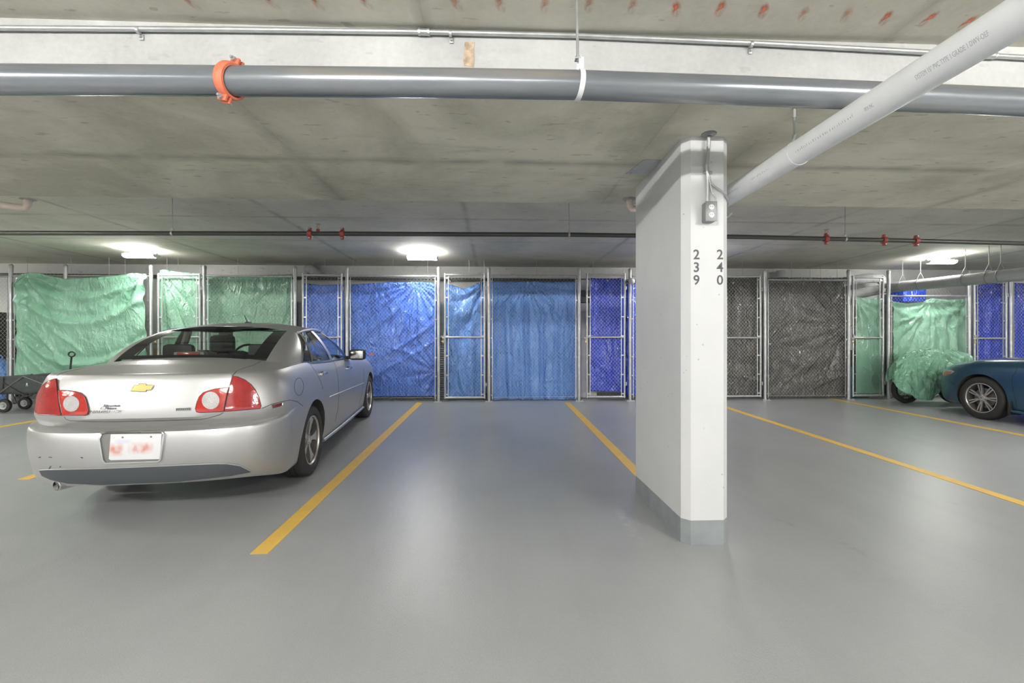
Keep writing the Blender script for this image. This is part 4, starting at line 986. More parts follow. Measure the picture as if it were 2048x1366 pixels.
def wheel(parent, x, y, zc_, rad, wid, rim_r, spokes, side, style, steer=0.):
    """wheel: tyre mesh as the part; rim, spokes, disc as sub-parts. side=+1 faces +x"""
    T = Matrix.Translation((x, y, zc_)) @ Matrix.Rotation(steer, 4, 'Z') @ Matrix.Rotation(side*math.pi/2, 4, 'Y')
    w = wid/2; bb = MB()
    prof = [(rim_r, -w*.8), (rim_r+.02, -w*.98), (rad-.035, -w), (rad-.010, -w*.86), (rad, -w*.62), (rad, -w*.24), (rad-.006, -w*.22), (rad-.006, -w*.18), (rad, -w*.16), (rad, w*.16), (rad-.006, w*.18), (rad-.006, w*.22), (rad, w*.24), (rad, w*.62), (rad-.010, w*.86), (rad-.035, w), (rim_r+.02, w*.98), (rim_r, w*.8)]
    bb.lathe(prof, T, 56, close=True)
    # tread grooves across the shoulders
    t_ = bb.build('tyre', M['rubber'], parent, 40)
    bb = MB(); bb.lathe([(rim_r+.001, w*.82), (rim_r+.004, w*.90), (rim_r-.006, w*.92), (rim_r-.012, w*.80)], T, 56); rm_ = bb.build('rim', M['satin'], t_, 50)
    bb = MB(); bb.lathe([(rim_r-.012, w*.80), (rim_r-.022, w*.2), (rim_r-.03, -w*.7), (rim_r, -w*.8)], T, 56); bb.build('rim_barrel', M['barrel'], t_, 50)
    bb = MB(); bb.lathe([(.0, -.0), (.15, -.0), (.15, .02), (.0, .02)], T, 32); bb.build('brake_disc', M['disc'], t_)
    bb = MB(); bb.lathe([(0, -w*.75), (rim_r-.026, -w*.72)], T, 40); bb.build('backing_plate', M['dark_wheel'], t_)
    hz = w*.62
    for k in range(spokes):
        a = 2*math.pi*k/spokes + (math.pi/2 if style == 'flare' else math.pi/2+math.pi/spokes)
        Rm = T @ Matrix.Rotation(a, 4, 'Z')
        bb = MB()
        if style == 'flare':
            poly = [(.02, -.022), (.085, -.020), (.15, -.030), (rim_r-.010, -.062), (rim_r-.010, .062), (.15, .030), (.085, .020), (.02, .022)]
            hts = [.0, .0, .006, .012, .012, .006, 0, 0]
        else:
            poly = [(.03, -.016), (.09, -.018), (.15, -.026), (rim_r-.010, -.030), (rim_r-.010, .030), (.15, .026), (.09, .018), (.03, .016)]
            hts = [.0]*8
        n = len(poly); Vv = [Rm @ Vector((p[0], p[1], hz+h_)) for p, h_ in zip(poly, hts)]+[Rm @ Vector((p[0], p[1]*.8, hz-.03)) for p in poly]
        bb.add(Vv, [tuple(range(n)), tuple(range(2*n-1, n-1, -1))]+[(i, n+i, n+(i+1) % n, (i+1) % n) for i in range(n)])
        sp = bb.build('spoke', M['satin'], t_, 30)
        if style != 'flare':
            b2 = MB(); pp = [(.10, -.003), (.15, -.006), (rim_r-.012, -.010), (rim_r-.012, .010), (.15, .006), (.10, .003)]
            b2.add([Rm @ Vector((p[0], p[1], hz+.0012)) for p in pp], [tuple(range(6))]); b2.v  # dark pocket strip inlaid along the spoke
            b2.add([Rm @ Vector((p[0], p[1], hz-.004)) for p in pp], [tuple(range(5, -1, -1))])
            b2.add([Rm @ Vector((p[0], p[1], hz+dz)) for dz in (.0012, -.004) for p in pp], [(i, (i+1) % 6, 6+(i+1) % 6, 6+i) for i in range(6)])
            b2.build('spoke_inlay', M['dark_wheel'], t_, None)
    bb = MB(); bb.lathe([(.055, hz-.02), (.052, hz+.004), (.034, hz+.009), (.032, hz+.016), (0, hz+.018)], T, 28); bb.build('hub_cap', M['satin'], t_, 30)
    for k in range(5):
        a = 2*math.pi*(k+.5)/5; q = Vector((.044*math.cos(a), .044*math.sin(a), 0)); b2 = MB()
        b2.tube([T @ (q+Vector((0,0,hz-.01))), T @ (q+Vector((0,0,hz+.007)))], .008, 6); b2.build('lug_nut', M['dark_wheel'], t_)
    return t_

class Skin:
    """ray target made of car parts: pixel polygons become real patches lying on the body"""
    def __init__(s, objs, root):
        bpy.context.view_layer.update(); s.root = root; s.inv = root.matrix_world.inverted()
        V = []; Fc = []
        for o in objs:
            b = len(V); V += [o.matrix_world @ v.co for v in o.data.vertices]; Fc += [tuple(i+b for i in p.vertices) for p in o.data.polygons]
        s.t = BVHTree.FromPolygons(V, Fc)
    def hit(s, u, v):
        d = ray(u, v).normalized(); h, n, i, dist = s.t.ray_cast(EYE, d)
        if h is None: return None, None
        if n.dot(d) > 0: n = -n
        return h, n
    def near(s, u, v):
        for k in range(0, 14):
            for du, dv in ((0,0),(0,1),(0,-1),(1,0),(-1,0),(1,1),(-1,1),(1,-1),(-1,-1)):
                h, n = s.hit(u+du*k, v+dv*k)
                if h is not None:
                    if k < 2: return h, n
                    break
            if k >= 2: break
        d = ray(u, v); best = None
        for i in range(90):
            p = EYE+d*(2.4+i*.05); h, n, _, dist = s.t.find_nearest(p)
            if h is not None and (best is None or dist < best[0]): best = (dist, h, n)
        n = best[2]; c = s.root.matrix_world @ Vector((0, 2.2, .7))
        if n.dot(best[1]-c) < 0: n = -n
        return best[1], n
    def patch(s, poly, thick, step=5.0, holes=()):
        """raised patch; poly in photo pixels"""
        dense = []
        for i in range(len(poly)):
            a, b = Vector(poly[i]), Vector(poly[(i+1) % len(poly)]); k = max(1, int((b-a).length/step))
            dense += [a+(b-a)*j/k for j in range(k)]
        bl = []
        for hp in holes:
            hd = []
            for i in range(len(hp)):
                a, b = Vector(hp[i]), Vector(hp[(i+1) % len(hp)]); k = max(1, int((b-a).length/step)); hd += [a+(b-a)*j/k for j in range(k)]
            bl.append(hd)
        xs = [p.x for p in dense]; ys = [p.y for p in dense]; inner = []
        def inside(x, y, P):
            c = False; j = len(P)-1
            for i in range(len(P)):
                if (P[i].y > y) != (P[j].y > y) and x < (P[j].x-P[i].x)*(y-P[i].y)/(P[j].y-P[i].y)+P[i].x: c = not c
                j = i
            return c
        allb = [dense]+bl
        y = min(ys)+step/2
        while y < max(ys):
            x = min(xs)+step/2
            while x < max(xs):
                if inside(x, y, dense) and not any(inside(x, y, h_) for h_ in bl) and min(((x-p.x)**2+(y-p.y)**2) for B_ in allb for p in B_) > (step*.45)**2: inner.append(Vector((x, y)))
                x += step
            y += step
        pts = []; edges = []
        for B_ in allb:
            o = len(pts); pts += B_; edges += [(o+i, o+(i+1) % len(B_)) for i in range(len(B_))]
        nb = len(pts); pts += inner
        co, ed, fc, *_ = delaunay_2d_cdt([Vector((p.x, p.y)) for p in pts], edges, [], 0, 1e-4)
        fc = [f for f in fc if inside(sum(co[i].x for i in f)/len(f), sum(co[i].y for i in f)/len(f), dense) and not any(inside(sum(co[i].x for i in f)/len(f), sum(co[i].y for i in f)/len(f), h_) for h_ in bl)]
        hs = [s.near(p.x, p.y) for p in co]
        # smooth normals
        nm = [h[1] if h[1] is not None else Vector((0,-1,0)) for h in hs]; base = [h[0] for h in hs]
        for _ in range(3):
            acc = [q.copy() for q in nm]
            for f in fc:
                for a in f:
                    for b in f: acc[a] = acc[a]+nm[b]*.5
            nm = [q.normalized() for q in acc]
        mb = MB(); n = len(co)
        mb.add([s.inv @ (b+q*thick) for b, q in zip(base, nm)]+[s.inv @ (b-q*.003) for b, q in zip(base, nm)], [tuple(f) for f in fc])
        cnt = {}
        for f in fc:
            for i in range(len(f)):
                e = (f[i], f[(i+1) % len(f)]); cnt[frozenset(e)] = cnt.get(frozenset(e), 0)+1
        for f in fc:
            for i in range(len(f)):
                a, b = f[i], f[(i+1) % len(f)]
                if cnt[frozenset((a, b))] == 1: mb.f.append((a, b, n+b, n+a)); mb.m.append(0)
        return mb
    def line(s, pts, r, off=0.0, step=5., n=6, closed=False):
        P = []
        q = [Vector(p) for p in pts]
        if closed: q = q+[q[0]]
        for i in range(len(q)-1):
            k = max(1, int((q[i+1]-q[i]).length/step))
            for j in range(k+(1 if i == len(q)-2 and not closed else 0)):
                w = q[i]+(q[i+1]-q[i])*(j/k); h, nn = s.near(w.x, w.y)
                if h is not None: P.append(s.inv @ (h+nn*off))
        mb = MB(); mb.tube(P, r, n, closed=closed); return mb

def car_root(name, pos, phi, label):
    o = link(name, None); tag(o, label, 'car')
    o.matrix_world = Matrix.Translation((pos[0], pos[1], gz(pos[1]))) @ Matrix.Rotation(math.atan(SL), 4, 'X') @ Matrix.Rotation(phi, 4, 'Z')
    bpy.context.view_layer.update(); return o

def greenhouse(root, patches, G=None, nv=12):
    """patches: (name, left curve, right curve, n, material, frit) curves are functions s->Vector"""
    for nm, a, b, n, m, bulge, side in patches:
        for sg in ((1, -1) if side else (1,)):
            def fn(i, s):
                if nm.endswith('_pillar') and nm != 'centre_pillar': s = -.16+1.21*s
                p = a(s).lerp(b(s), i); d = Vector((0, 0, 0))
                if bulge is not None: d = bulge(i, s)
                p = p+d; return Vector((p.x*sg, p.y, p.z))
            if isinstance(m, tuple):
                gm = MB(); nu_, nv_ = n, nv
                gm.grid(fn, nu_, nv_); gl = MB(); fr = MB()
                gl.v = gm.v; fr.v = gm.v
                for k, f in enumerate(gm.f):
                    i, j = k % nu_, k//nu_
                    edge = i < m[2] or i >= nu_-m[2] or j < m[3] or j >= nv_-m[4]
                    (fr if edge else gl).f.append(f)
                g_ = gl.build(nm, m[0], root, 180); b_ = fr.build('glass_border', m[1], g_, 180)
            else:
                mb = MB(); mb.grid(fn, n, nv); mb.build(nm, m, root, 180)

# ---------------- silver sedan
th = -.129; PX, PY = -2.577, 3.048
wx, wy = PX*CA+PY*SA, -PX*SA+PY*CA
sedan = car_root('sedan_car', (wx, wy), .129-AY, 'silver sedan parked nose to the fence with red tail lamps and a blurred licence plate')
rows = [(.16,.27,.78,.19,4.72,.19),(.06,.285,.825,.205,4.80,.20),(.02,.36,.85,.27,4.84,.30),(.0,.46,.872,.40,4.87,.42),(.0,.56,.888,.53,4.87,.53),
 (.012,.64,.893,.63,4.86,.62),(.035,.662,.892,.68,4.85,.68),(.135,.672,.889,.71,4.83,.71),(.085,.738,.887,.75,4.80,.73),(.098,.83,.878,.82,4.76,.77),(.125,.95,.855,.91,4.68,.80),(.150,1.027,.825,.965,4.58,.83),(.160,1.038,.80,1.0,4.5,.85)]
def sed_part(i, R, col, c):
    x, y, z = abs(c[0]), c[1], c[2]
    if i < 14 and y < .80 and i >= 0: return 1            # rear bumper
    if i >= 14 and i < R and col[0] == 'R' and col[1] < .55: return 2
    if i >= R and y < .70 and x < .56: return 2           # boot lid top
    if 1.32 <= y <= 1.90 and x > .5 and i < R and z > .26: return 3
    if 1.90 < y <= 2.98 and x > .5 and i < R and z > .26: return 4
    if y > 3.1 and i >= R and x < .68: return 5
    if y > 4.2 and i < 14 and i >= 0: return 6
    return 0
sed_spec = dict(rows=rows, linear=(6,7,10,11), LR=.64, LF=.75, nr=3.05, nf=2.5, L=4.87,
  side=[.70,.76,.83,.9,.98,1.07,1.16,1.25,1.32,1.42,1.52,1.62,1.72,1.81,1.90,2.05,2.2,2.4,2.6,2.8,2.98,3.1,3.25,3.4,3.55,3.7,3.85,4.0],
  belt=([0,.3,.7,1.0,1.9,2.9,3.4,4.2,4.87],[1.03,1.03,1.045,1.05,1.015,.975,.955,.88,.82]),
  zc=([0,.18,.4,.66,.8,3.3,3.5,4.2,4.6],[1.03,1.04,1.09,1.125,1.12,1.0,1.02,.94,.86]),
  wf=([0,.85,1.3,2.4,3.2,3.9,4.87],[1.,.995,.99,.995,.985,.985,.94]), part=sed_part, paint=M['silver'], final={'front_bumper': M['silver']})
names = ['body', 'rear_bumper', 'boot_lid', 'rear_door', 'front_door', 'bonnet', 'front_bumper']
tmp = [bpy.data.materials.new('slot%d' % i) for i in range(len(names))]
base_pts = [Vector(p) for p in ((0,.655,1.118),(.34,.68,1.115),(.585,.755,1.105),(.775,1.06,1.045),(.80,1.22,1.04),(.805,1.90,1.018),(.795,2.5,1.0),(.765,2.95,.975),(.60,3.24,.985),(.3,3.38,1.005),(0,3.42,1.012))]
top_pts = [Vector(p) for p in ((0,1.36,1.375),(.30,1.365,1.368),(.535,1.375,1.345),(.60,1.49,1.325),(.605,1.56,1.345),(.61,1.88,1.362),(.59,2.2,1.352),(.545,2.46,1.325),(.46,2.53,1.345),(.25,2.57,1.365),(0,2.58,1.37))]
def incab(c):
    if c[2] < .9: return False
    if not (.70 < c[1] < 3.36): return False
    x = abs(c[0]); xb = float(np.interp(c[1], [p.y for p in base_pts], [min(p.x, .80) for p in base_pts]))
    xb = float(np.interp(c[1], [.66,.755,1.06,1.22,1.9,2.5,2.95,3.24,3.42], [0,.56,.74,.775,.78,.77,.74,.56,0]))
    return x < xb-.02
ARCH = mat('wheel arch liner', (.05,.05,.048), .8)
cut = [(y, .33, .372, s_*.5 if s_ > 0 else -1.2, 1.2 if s_ > 0 else -.5) for y in (1.07, 3.92) for s_ in (1, -1)]
parts, brow, bcol, bR = make_body(sed_spec, names, tmp, sedan, cut, incab, ARCH)
# greenhouse
def cv(i): 
    a, b = base_pts[i], top_pts[i]
    return lambda s: a.lerp(b, s)
def shift(f, d): return lambda s: f(s)+d(s)
def curve(a, b, bow=(0,0,0)):
    a, b, bow = Vector(a), Vector(b), Vector(bow); return lambda s: a.lerp(b, s)+bow*(4*s*(1-s))
n_out = lambda k: (lambda i, s: Vector((k*math.sin(math.pi*s), 0, 0)))
RG = curve(base_pts[2], top_pts[2], (.012, -.015, .028))
def rg_bulge(i, s):
    e = 1-(2*i-1)**2; return Vector((0, -.055*e*(1-.6*s)-.012*math.sin(math.pi*s), .028*math.sin(math.pi*s)+.012*e))
RGm = lambda s: Vector((-RG(s).x, RG(s).y, RG(s).z))
def rgl(s): p = RG(s); return Vector((-p.x, p.y+0, p.z-.0))
def rear_fn_a(s): return rgl(s)
C_f = curve((.772,1.06,1.045), (.615,1.42,1.315), (.030,-.03,.012))        # rear edge of the quarter window
C2 = curve((.797,1.245,1.04), (.618,1.44,1.328), (.028,.0,0))           # chrome bar behind the rear door glass
B1 = curve((.805,1.87,1.018), (.625,1.76,1.352), (.026,0,0)); B2 = curve((.805,1.96,1.016), (.625,1.85,1.352), (.026,0,0))
A1 = curve((.775,2.86,.985), (.56,2.36,1.325), (.026,0,.02)); A2 = curve((.755,2.99,.965), (.535,2.44,1.345), (.022,.0,.02))
WS = curve((.745,3.03,.962), (.515,2.47,1.352), (.022,.0,.02))
bow = None
# continuous C-pillar: from the rear glass edge round to the quarter window
greenhouse(sedan, [
 ('rear_window', rear_fn_a, RG, 30, (M['glass'], M['frit'], 3, 1, 1), lambda i, s: Vector((0, -.045*(1-(2*i-1)**2)*(1-.5*s), .010*(1-(2*i-1)**2))), False),
 ('rear_pillar', RG, C_f, 10, M['silver'], lambda i, s: Vector((.03, -.045, .012))*(4*i*(1-i))*(1-.5*s), True),
 ('quarter_window', C_f, C2, 6, M['glass'], None, True),
 ('rear_side_window', shift(C2, lambda s: Vector((0,.015,0))), B1, 10, M['glass'], None, True),
 ('centre_pillar', B1, B2, 3, M['grey_trim'], n_out(0), True),
 ('front_side_window', B2, A1, 12, M['glass'], None, True),
 ('windscreen_pillar', A1, WS, 4, M['silver'], None, True),
 ('windscreen', lambda s: Vector((-WS(s).x, WS(s).y, WS(s).z)), WS, 24, (M['glass'], M['frit'], 1, 1, 1), lambda i, s: Vector((0, .36*(1-(2*i-1)**2)*(1-.55*s), .03*(1-(2*i-1)**2))), False)], None)
# roof: loop of rail points then cap
loop = [(0,1.338,1.385),(.25,1.345,1.382),(.535,1.375,1.345),(.615,1.44,1.335),(.625,1.76,1.355),(.625,1.85,1.355),(.56,2.38,1.335),(.515,2.47,1.352),(.25,2.63,1.375),(0,2.68,1.385)]
lp = catmull(loop, 5)
bb = MB()
def roof(i, s):
    k = i*(len(lp)-1); a = int(min(k, len(lp)-2)); p = lp[a]+(lp[a+1]-lp[a])*(k-a)
    x = p[0]*(1-s); zc_ = interp([1.33,1.6,1.95,2.3,2.7],[1.388,1.422,1.432,1.42,1.385], p[1])
    return Vector((x, p[1], p[2]+(max(zc_, p[2])-p[2])*(1-(1-s)**2.4)))
V = []
for sg in (1, -1):
    bb.grid(lambda i, s: (lambda q: Vector((q.x*sg, q.y, q.z)))(roof(i, s)), len(lp)-1, 10)
rf = bb.build('roof', M['silver'], sedan, 180)
bm = bmesh.new(); bm.from_mesh(rf.data); bmesh.ops.remove_doubles(bm, verts=bm.verts[:], dist=1e-4); bmesh.ops.recalc_face_normals(bm, faces=bm.faces[:])
bm.to_mesh(rf.data); bm.free()
# roof rail over the doors, mouldings, chrome window surround
for sg in (1, -1):
    S_ = lambda v: Vector((v[0]*sg, v[1], v[2]))
    bb = MB(); bb.tube([S_(p) for p in ((.560,2.385,1.332),(.605,2.1,1.352),(.628,1.85,1.357),(.628,1.76,1.357),(.622,1.55,1.345),(.615,1.43,1.325))], .016, 8); bb.build('roof_rail', M['silver'], sedan)
    bb = MB(); bb.tube([S_(C_f(k/8)+Vector((.003,-.004,0))) for k in range(9)]+[S_((.632,1.56,1.338)), S_((.642,1.78,1.347)), S_((.632,1.95,1.343)), S_((.60,2.2,1.334)), S_(A1(1.0))], .006, 6); bb.build('window_trim', M['chrome'], sedan)
    bb = MB(); bb.tube([S_((.775,1.05,1.043)), S_((.805,1.25,1.037)), S_((.812,1.6,1.026)), S_((.813,1.95,1.014)), S_((.803,2.5,.995)), S_((.782,2.86,.98))], .007, 6); bb.build('belt_moulding', M['chrome'], sedan)
    bb = MB(); bb.tube([S_(C2(k/8)+Vector((.004,0.006,0))) for k in range(9)], .008, 6); bb.build('window_bar', M['chrome'], sedan)
    bb = MB(); bb.grid(lambda i, s: S_(B1(s).lerp(B2(s), i)+Vector((.006,0,0))), 2, 8); bb.build('door_frame', M['silver'], sedan)
    # mirror
    bb = MB(); c_ = Vector((.93*sg, 2.72, 1.035))
    bb.box(c_, (.20, .12, .135), bev=.035); bb.box((.82*sg, 2.78, .995), (.10, .06, .04), bev=.012); mir = bb.build('door_mirror', M['black'], sedan)
    bb = MB(); bb.box(c_+Vector((0,-.058,.004)), (.155, .01, .10), bev=.004); bb.build('mirror_glass', M['chrome'], mir)
# interior
for nm, c_, d_, b_ in (('cabin_floor', (0,2.1,.42), (1.5,2.5,.06), .0), ('parcel_shelf', (0,.93,1.055), (1.15,.42,.02), .0), ('dashboard', (0,3.02,.90), (1.35,.42,.16), .05), ('rear_seat', (0,1.32,.84), (1.30,.16,.46), .06), ('rear_seat_base', (0,1.58,.60), (1.30,.5,.14), .05)):
    bb = MB(); bb.box(c_, d_, bev=b_); bb.build(nm, M['fabric'] if 'seat' in nm else M['interior'], sedan)
for sx in (-.37, .37):
    bb = MB(); bb.box((sx, 1.23, 1.135), (.27, .085, .17), bev=.04); bb.build('headrest', M['fabric'], sedan)
    bb = MB(); bb.box((sx, 2.15, .86), (.46, .15, .52), rot=Matrix.Rotation(.18, 3, 'X'), bev=.06); st = bb.build('front_seat', M['fabric'], sedan)
    bb = MB(); bb.box((sx, 2.03, 1.20), (.26, .09, .19), bev=.045); bb.build('headrest', M['fabric'], st)
    for q in (-.06, .06): bb = MB(); bb.tube([(sx+q, 2.05, 1.08), (sx+q, 2.03, 1.16)], .007, 8); bb.build('headrest_post', M['chrome'], st)
    bb = MB(); bb.box((sx, 2.40, .62), (.48, .52, .14), bev=.05); bb.build('seat_base', M['fabric'], st)
for sg in (-1, 1):
    bb = MB(); bb.box((.77*sg, 2.0, .72), (.05, 2.3, .56)); bb.build('door_lining', M['interior'], sedan)
    bb = MB(); bb.tube([(.765*sg,1.92,1.0), (.60*sg,1.81,1.34)], .035, 8); bb.build('pillar_trim', M['grey_trim'], sedan)
bb = MB(); bb.box((-.117, .945, 1.118), (.25, .07, .085), bev=.014); bb.build('brake_lamp_housing', M['grey_trim'], sedan)
bb = MB(); bb.box((-.117, .906, 1.138), (.18, .012, .036), bev=.004); bb.build('high_brake_lamp', M['lens_red'], sedan)
bb = MB(); bb.tube([(-.38,2.66,.99)]+[(-.38+.18*math.cos(a), 2.66+.03*math.sin(a), 1.0+.17*math.sin(a)) for a in [i*2*math.pi/20 for i in range(21)]], .014, 8); bb.build('steering_wheel', M['black'], sedan)
# wheels
for y_ in (1.07, 3.92):
    for sg in (1, -1): wheel(sedan, sg*.752, y_, .325, .327, .225, .222, 5, sg, 'flare')
# aerial
bb = MB(); bb.box((.03, 1.72, 1.428), (.035, .10, .022), bev=.009); bb.tube([(.03, 1.70, 1.432), (.03, 1.63, 1.505)], [.005, .0025], 6); bb.build('aerial', M['black'], sedan)
sk = Skin([parts[k] for k in parts if not k.startswith('wheel_arch')], sedan)
Zr = lambda P, k, ox, oy: [(ox+p[0]*k, oy+p[1]*k) for p in P]
k5, k4, k1, k2 = 230/2048, 240/2048, 400/1401, 400/1401
def lamp(outer, inner, circ, rad, nm):
    o1 = sk.patch(outer, .010, 4).build('tail_lamp', M['lens_red'], sedan, 50)
    b = sk.line(outer, .0032, .008, 4, closed=True).build('lamp_rim', M['lens_edge'], o1)
    o2 = sk.patch(inner, .010, 4).build('inner_tail_lamp', M['lens_bright'], sedan, 50)
    b = sk.line(inner, .0032, .008, 4, closed=True).build('lamp_rim', M['lens_edge'], o2)
    cc = [(circ[0]+rad*math.cos(a), circ[1]+rad*math.sin(a)) for a in [i*2*math.pi/24 for i in range(24)]]
    sk.patch(cc, .014, 4).build('reversing_lamp', M['lens_clear'], o2, 50)
lamp(Zr([(1205,115),(1300,128),(1420,180),(1530,262),(1600,350),(1660,470),(1705,640),(1690,685),(1065,735),(1112,500),(1160,280)], k5, 330, 740), Zr([(1135,312),(900,338),(780,372),(690,405),(620,475),(575,580),(550,690),(572,742),(620,752),(1042,737),(1095,480)], k5, 330, 740), (330+825*k5, 740+545*k5), 17.5, 'r')
lamp(Zr([(465,150),(400,168),(300,215),(215,295),(160,392),(128,520),(112,700),(140,752),(545,772),(512,520),(488,350)], k4, 60, 740), Zr([(502,352),(640,352),(780,368),(880,398),(950,462),(985,560),(1012,700),(1000,748),(960,768),(572,768),(525,520)], k4, 60, 740), (60+735*k4, 740+578*k4), 15.8, 'l')
# bow-tie emblem
bt = Zr([(945,527),(975,527),(975,518),(1027,518),(1027,527),(1083,527),(1060,562),(1027,562),(1027,573),(972,573),(972,570),(917,570)], k1, 0, 620)
e_ = sk.patch(bt, .006, 4).build('emblem', M['gold'], sedan, 30); e_['label'] = 'gold bow-tie emblem'
sk.line(bt, .0022, .005, 3, closed=True).build('emblem_rim', M['chrome'], e_)
# licence plate recess, frame and plate
fr_o = Zr([(715,860),(760,857),(1138,849),(1158,868),(1135,1045),(1120,1062),(742,1075),(722,1050),(698,905)], k1, 0, 620)
fr_i = Zr([(724,872),(762,867),(1132,860),(1146,872),(1125,1040),(1114,1052),(748,1064),(732,1044),(709,905)], k1, 0, 620)
sk.patch(fr_i, .0035, 6).build('plate_recess', M['grey_trim'], sedan, 30)
sk.patch(fr_o, .013, 4, holes=[fr_i]).build('plate_frame', M['chrome'], sedan, 30)
g = NT('blurred licence plate'); X, Y, Z = g.sep(g.co)
def blob(cx, cz, wx_, wz_): return g.math('MULTIPLY', g.ramp(g.math('DIVIDE', g.math('ABSOLUTE', g.math('SUBTRACT', X, cx)), wx_), [(.45, 1.), (1., 0.)]), g.ramp(g.math('DIVIDE', g.math('ABSOLUTE', g.math('SUBTRACT', Z, cz)), wz_), [(.3, 1.), (1., 0.)]))
n_ = g.ramp(g.noise(g.mapping((1, 0, .5)), 26, 2), [(.35, .25), (.6, 1.)])
c = g.mix(g.math('MULTIPLY', blob(-.085, .548, .055, .05), n_), (.78,.77,.78), (.68,.30,.24))
c = g.mix(g.math('MULTIPLY', blob(.07, .553, .085, .045), n_), c, (.68,.33,.27))
c = g.mix(g.math('MULTIPLY', blob(-.04, .60, .06, .018), .4), c, (.55,.58,.80))
M['plate'] = g.out(col=c, rough=.4)
pl_ = sk.patch(Zr([(782,871),(1138,868),(1126,1036),(1118,1042),(780,1050),(768,1040)], k1, 0, 620), .008, 6).build('licence_plate', M['plate'], sedan, 30)
for u_, v_ in ((866, 892), (1064, 888)):
    c_ = (u_*k1, 620+v_*k1); sk.patch([(c_[0]+2*math.cos(a), c_[1]+2*math.sin(a)) for a in [i*math.pi/4 for i in range(8)]], .011, 2).build('plate_screw', M['disc'], pl_)
# valance, exhaust, markers, gaps, handles
sk.patch([(80,940),(95,939),(200,936.5),(314,932),(360,930),(431,927),(454,927),(480,931),(503,943),(460,951),(360,962),(206,968.5),(137,966),(104,959),(86,951)], .007, 6).build('rear_valance', M['trim_black'], sedan, 40)
sk.line([(80,940),(95,939),(200,936.5),(314,932),(360,930),(431,927),(454,927),(480,931),(503,943)], .004, .004).build('valance_edge', M['silver'], sedan)
bb = MB()
for a_, b_ in ((.036, .031),):
    T = Matrix.Translation((-.505, .075, .292)) @ Matrix.Rotation(-.35, 4, 'Z') @ Matrix.Rotation(math.pi/2, 4, 'X')
    bb.lathe([(a_, -.40), (a_, .0), (b_, .002), (b_, -.25), (0, -.25)], T, 24)
bb.build('exhaust_pipe', M['chrome'], sedan, 40)
sk.patch([(543.5,810.5),(564,805.8),(563,811.2),(545,816)], .004, 3).build('side_marker', M['marker'], sedan)
sk.line([(542.5,810),(565,805),(564,812),(544.5,817)], .003, .001, 3, closed=True).build('marker_rim', M['chrome'], sedan)
fc_ = (597.8, 773.3)
sk.line([(fc_[0]+9.2*math.cos(a)*(1+.0*a), fc_[1]+17.5*math.sin(a)) for a in [i*2*math.pi/24 for i in range(24)]], .0016, .0, 2, closed=True).build('fuel_flap_gap', M['gap'], sedan)
gaps = [[(524,817),(543,808.5),(565,803),(580,800),(594,803),(606,812)], [(464.5,752),(474,741.5),(490,735.5),(508,730),(528,719)], [(114.5,757),(114,752.5),(118.6,748.5),(132.7,743.5),(170,735)],
        [(128.5,834),(133,839),(141,841.5),(180,843),(228,843.5),(300,842),(400,839),(417,836),(440,829.5),(447,825)], [(667,722),(672,734),(676,760),(678,790),(676,815),(670,843)], [(727,738),(728,755),(724,785),(718,815)],
        [(620,727),(632,745),(641,762),(646,778)]]
for q in gaps: sk.line(q, .0022, -.0006, 4).build('panel_gap', M['gap'], sedan)
sk.line([(659,793.8),(680,785.5),(700,777.2),(727,766.3)], .007, .001, 4).build('door_moulding', M['satin'], sedan)
for (u_, v_, w_) in ((643, 747.3, 11), (695, 736, 7)):
    h_, nn = sk.near(u_, v_)
    lp_ = sk.inv @ h_; bb = MB(); bb.box(lp_+Vector((.028, 0, 0)), (.018, .19, .028), bev=.008); bb.box(lp_+Vector((.01,.08,0)), (.03,.03,.024), bev=.006); bb.box(lp_+Vector((.01,-.08,0)), (.03,.03,.024), bev=.006)
    bb.build('door_handle', M['chrome'], sedan)
    bb = MB(); bb.lathe([(.0,.0),(.03,.002),(.042,.004)], Matrix.Translation(lp_+Vector((.0015,0,0))) @ Matrix.Rotation(math.pi/2, 4, 'Y') @ Matrix.Diagonal((.6,1.3,1,1)), 20); bb.build('handle_cup', M['disc'], sedan)
bb = MB(); bb.tube([(.845,1.46,.225),(.853,2.0,.222),(.853,2.6,.22),(.845,3.50,.22)], .016, 8); bb.build('sill_moulding', M['silver'], sedan)
# badges
def badge(body, u, v, hpx, m, name, tilt=0., wpx=None, off0=.005):
    h_, nn = sk.near(u, v); me = text_mesh(body, 1., .02); xs = [q.co.x for q in me.vertices]; ys = [q.co.y for q in me.vertices]
    d = (h_-EYE).dot(Vector((SA, CA, 0))); sc_y = hpx/F*d/(max(ys)-min(ys)); sc_x = (wpx/F*d/(max(xs)-min(xs))) if wpx else sc_y
    for q in me.vertices: q.co = Vector((q.co.x*sc_x, q.co.y*sc_y, q.co.z*.06))
    # build in local car axes: x right, z up, offset to the body by projection
    lc = sk.inv @ h_; bvh_inv = sk.root.matrix_world
    R3 = sk.inv.to_3x3()
    for q in me.vertices:
        P = Vector((lc.x+q.co.x+q.co.y*tilt, -1, lc.z+q.co.y)); a = bvh_inv @ P; dr = (bvh_inv.to_3x3() @ Vector((0,1,0))).normalized()
        hh, n2, _, _ = sk.t.ray_cast(a, dr)
        off = off0+q.co.z
        q.co = Vector((P.x, (sk.inv @ hh).y-off if hh is not None else lc.y-off, P.z))
    me.materials.append(m); return link(name, me, sedan)
badge('Edmonton', 60+1405*k4, 740+608*k4, 4.9, M['ink'], 'dealer_lettering', .1, 29)
badge('Motors', 60+1385*k4, 740+654*k4, 4.5, M['ink'], 'dealer_lettering', .35, 20)
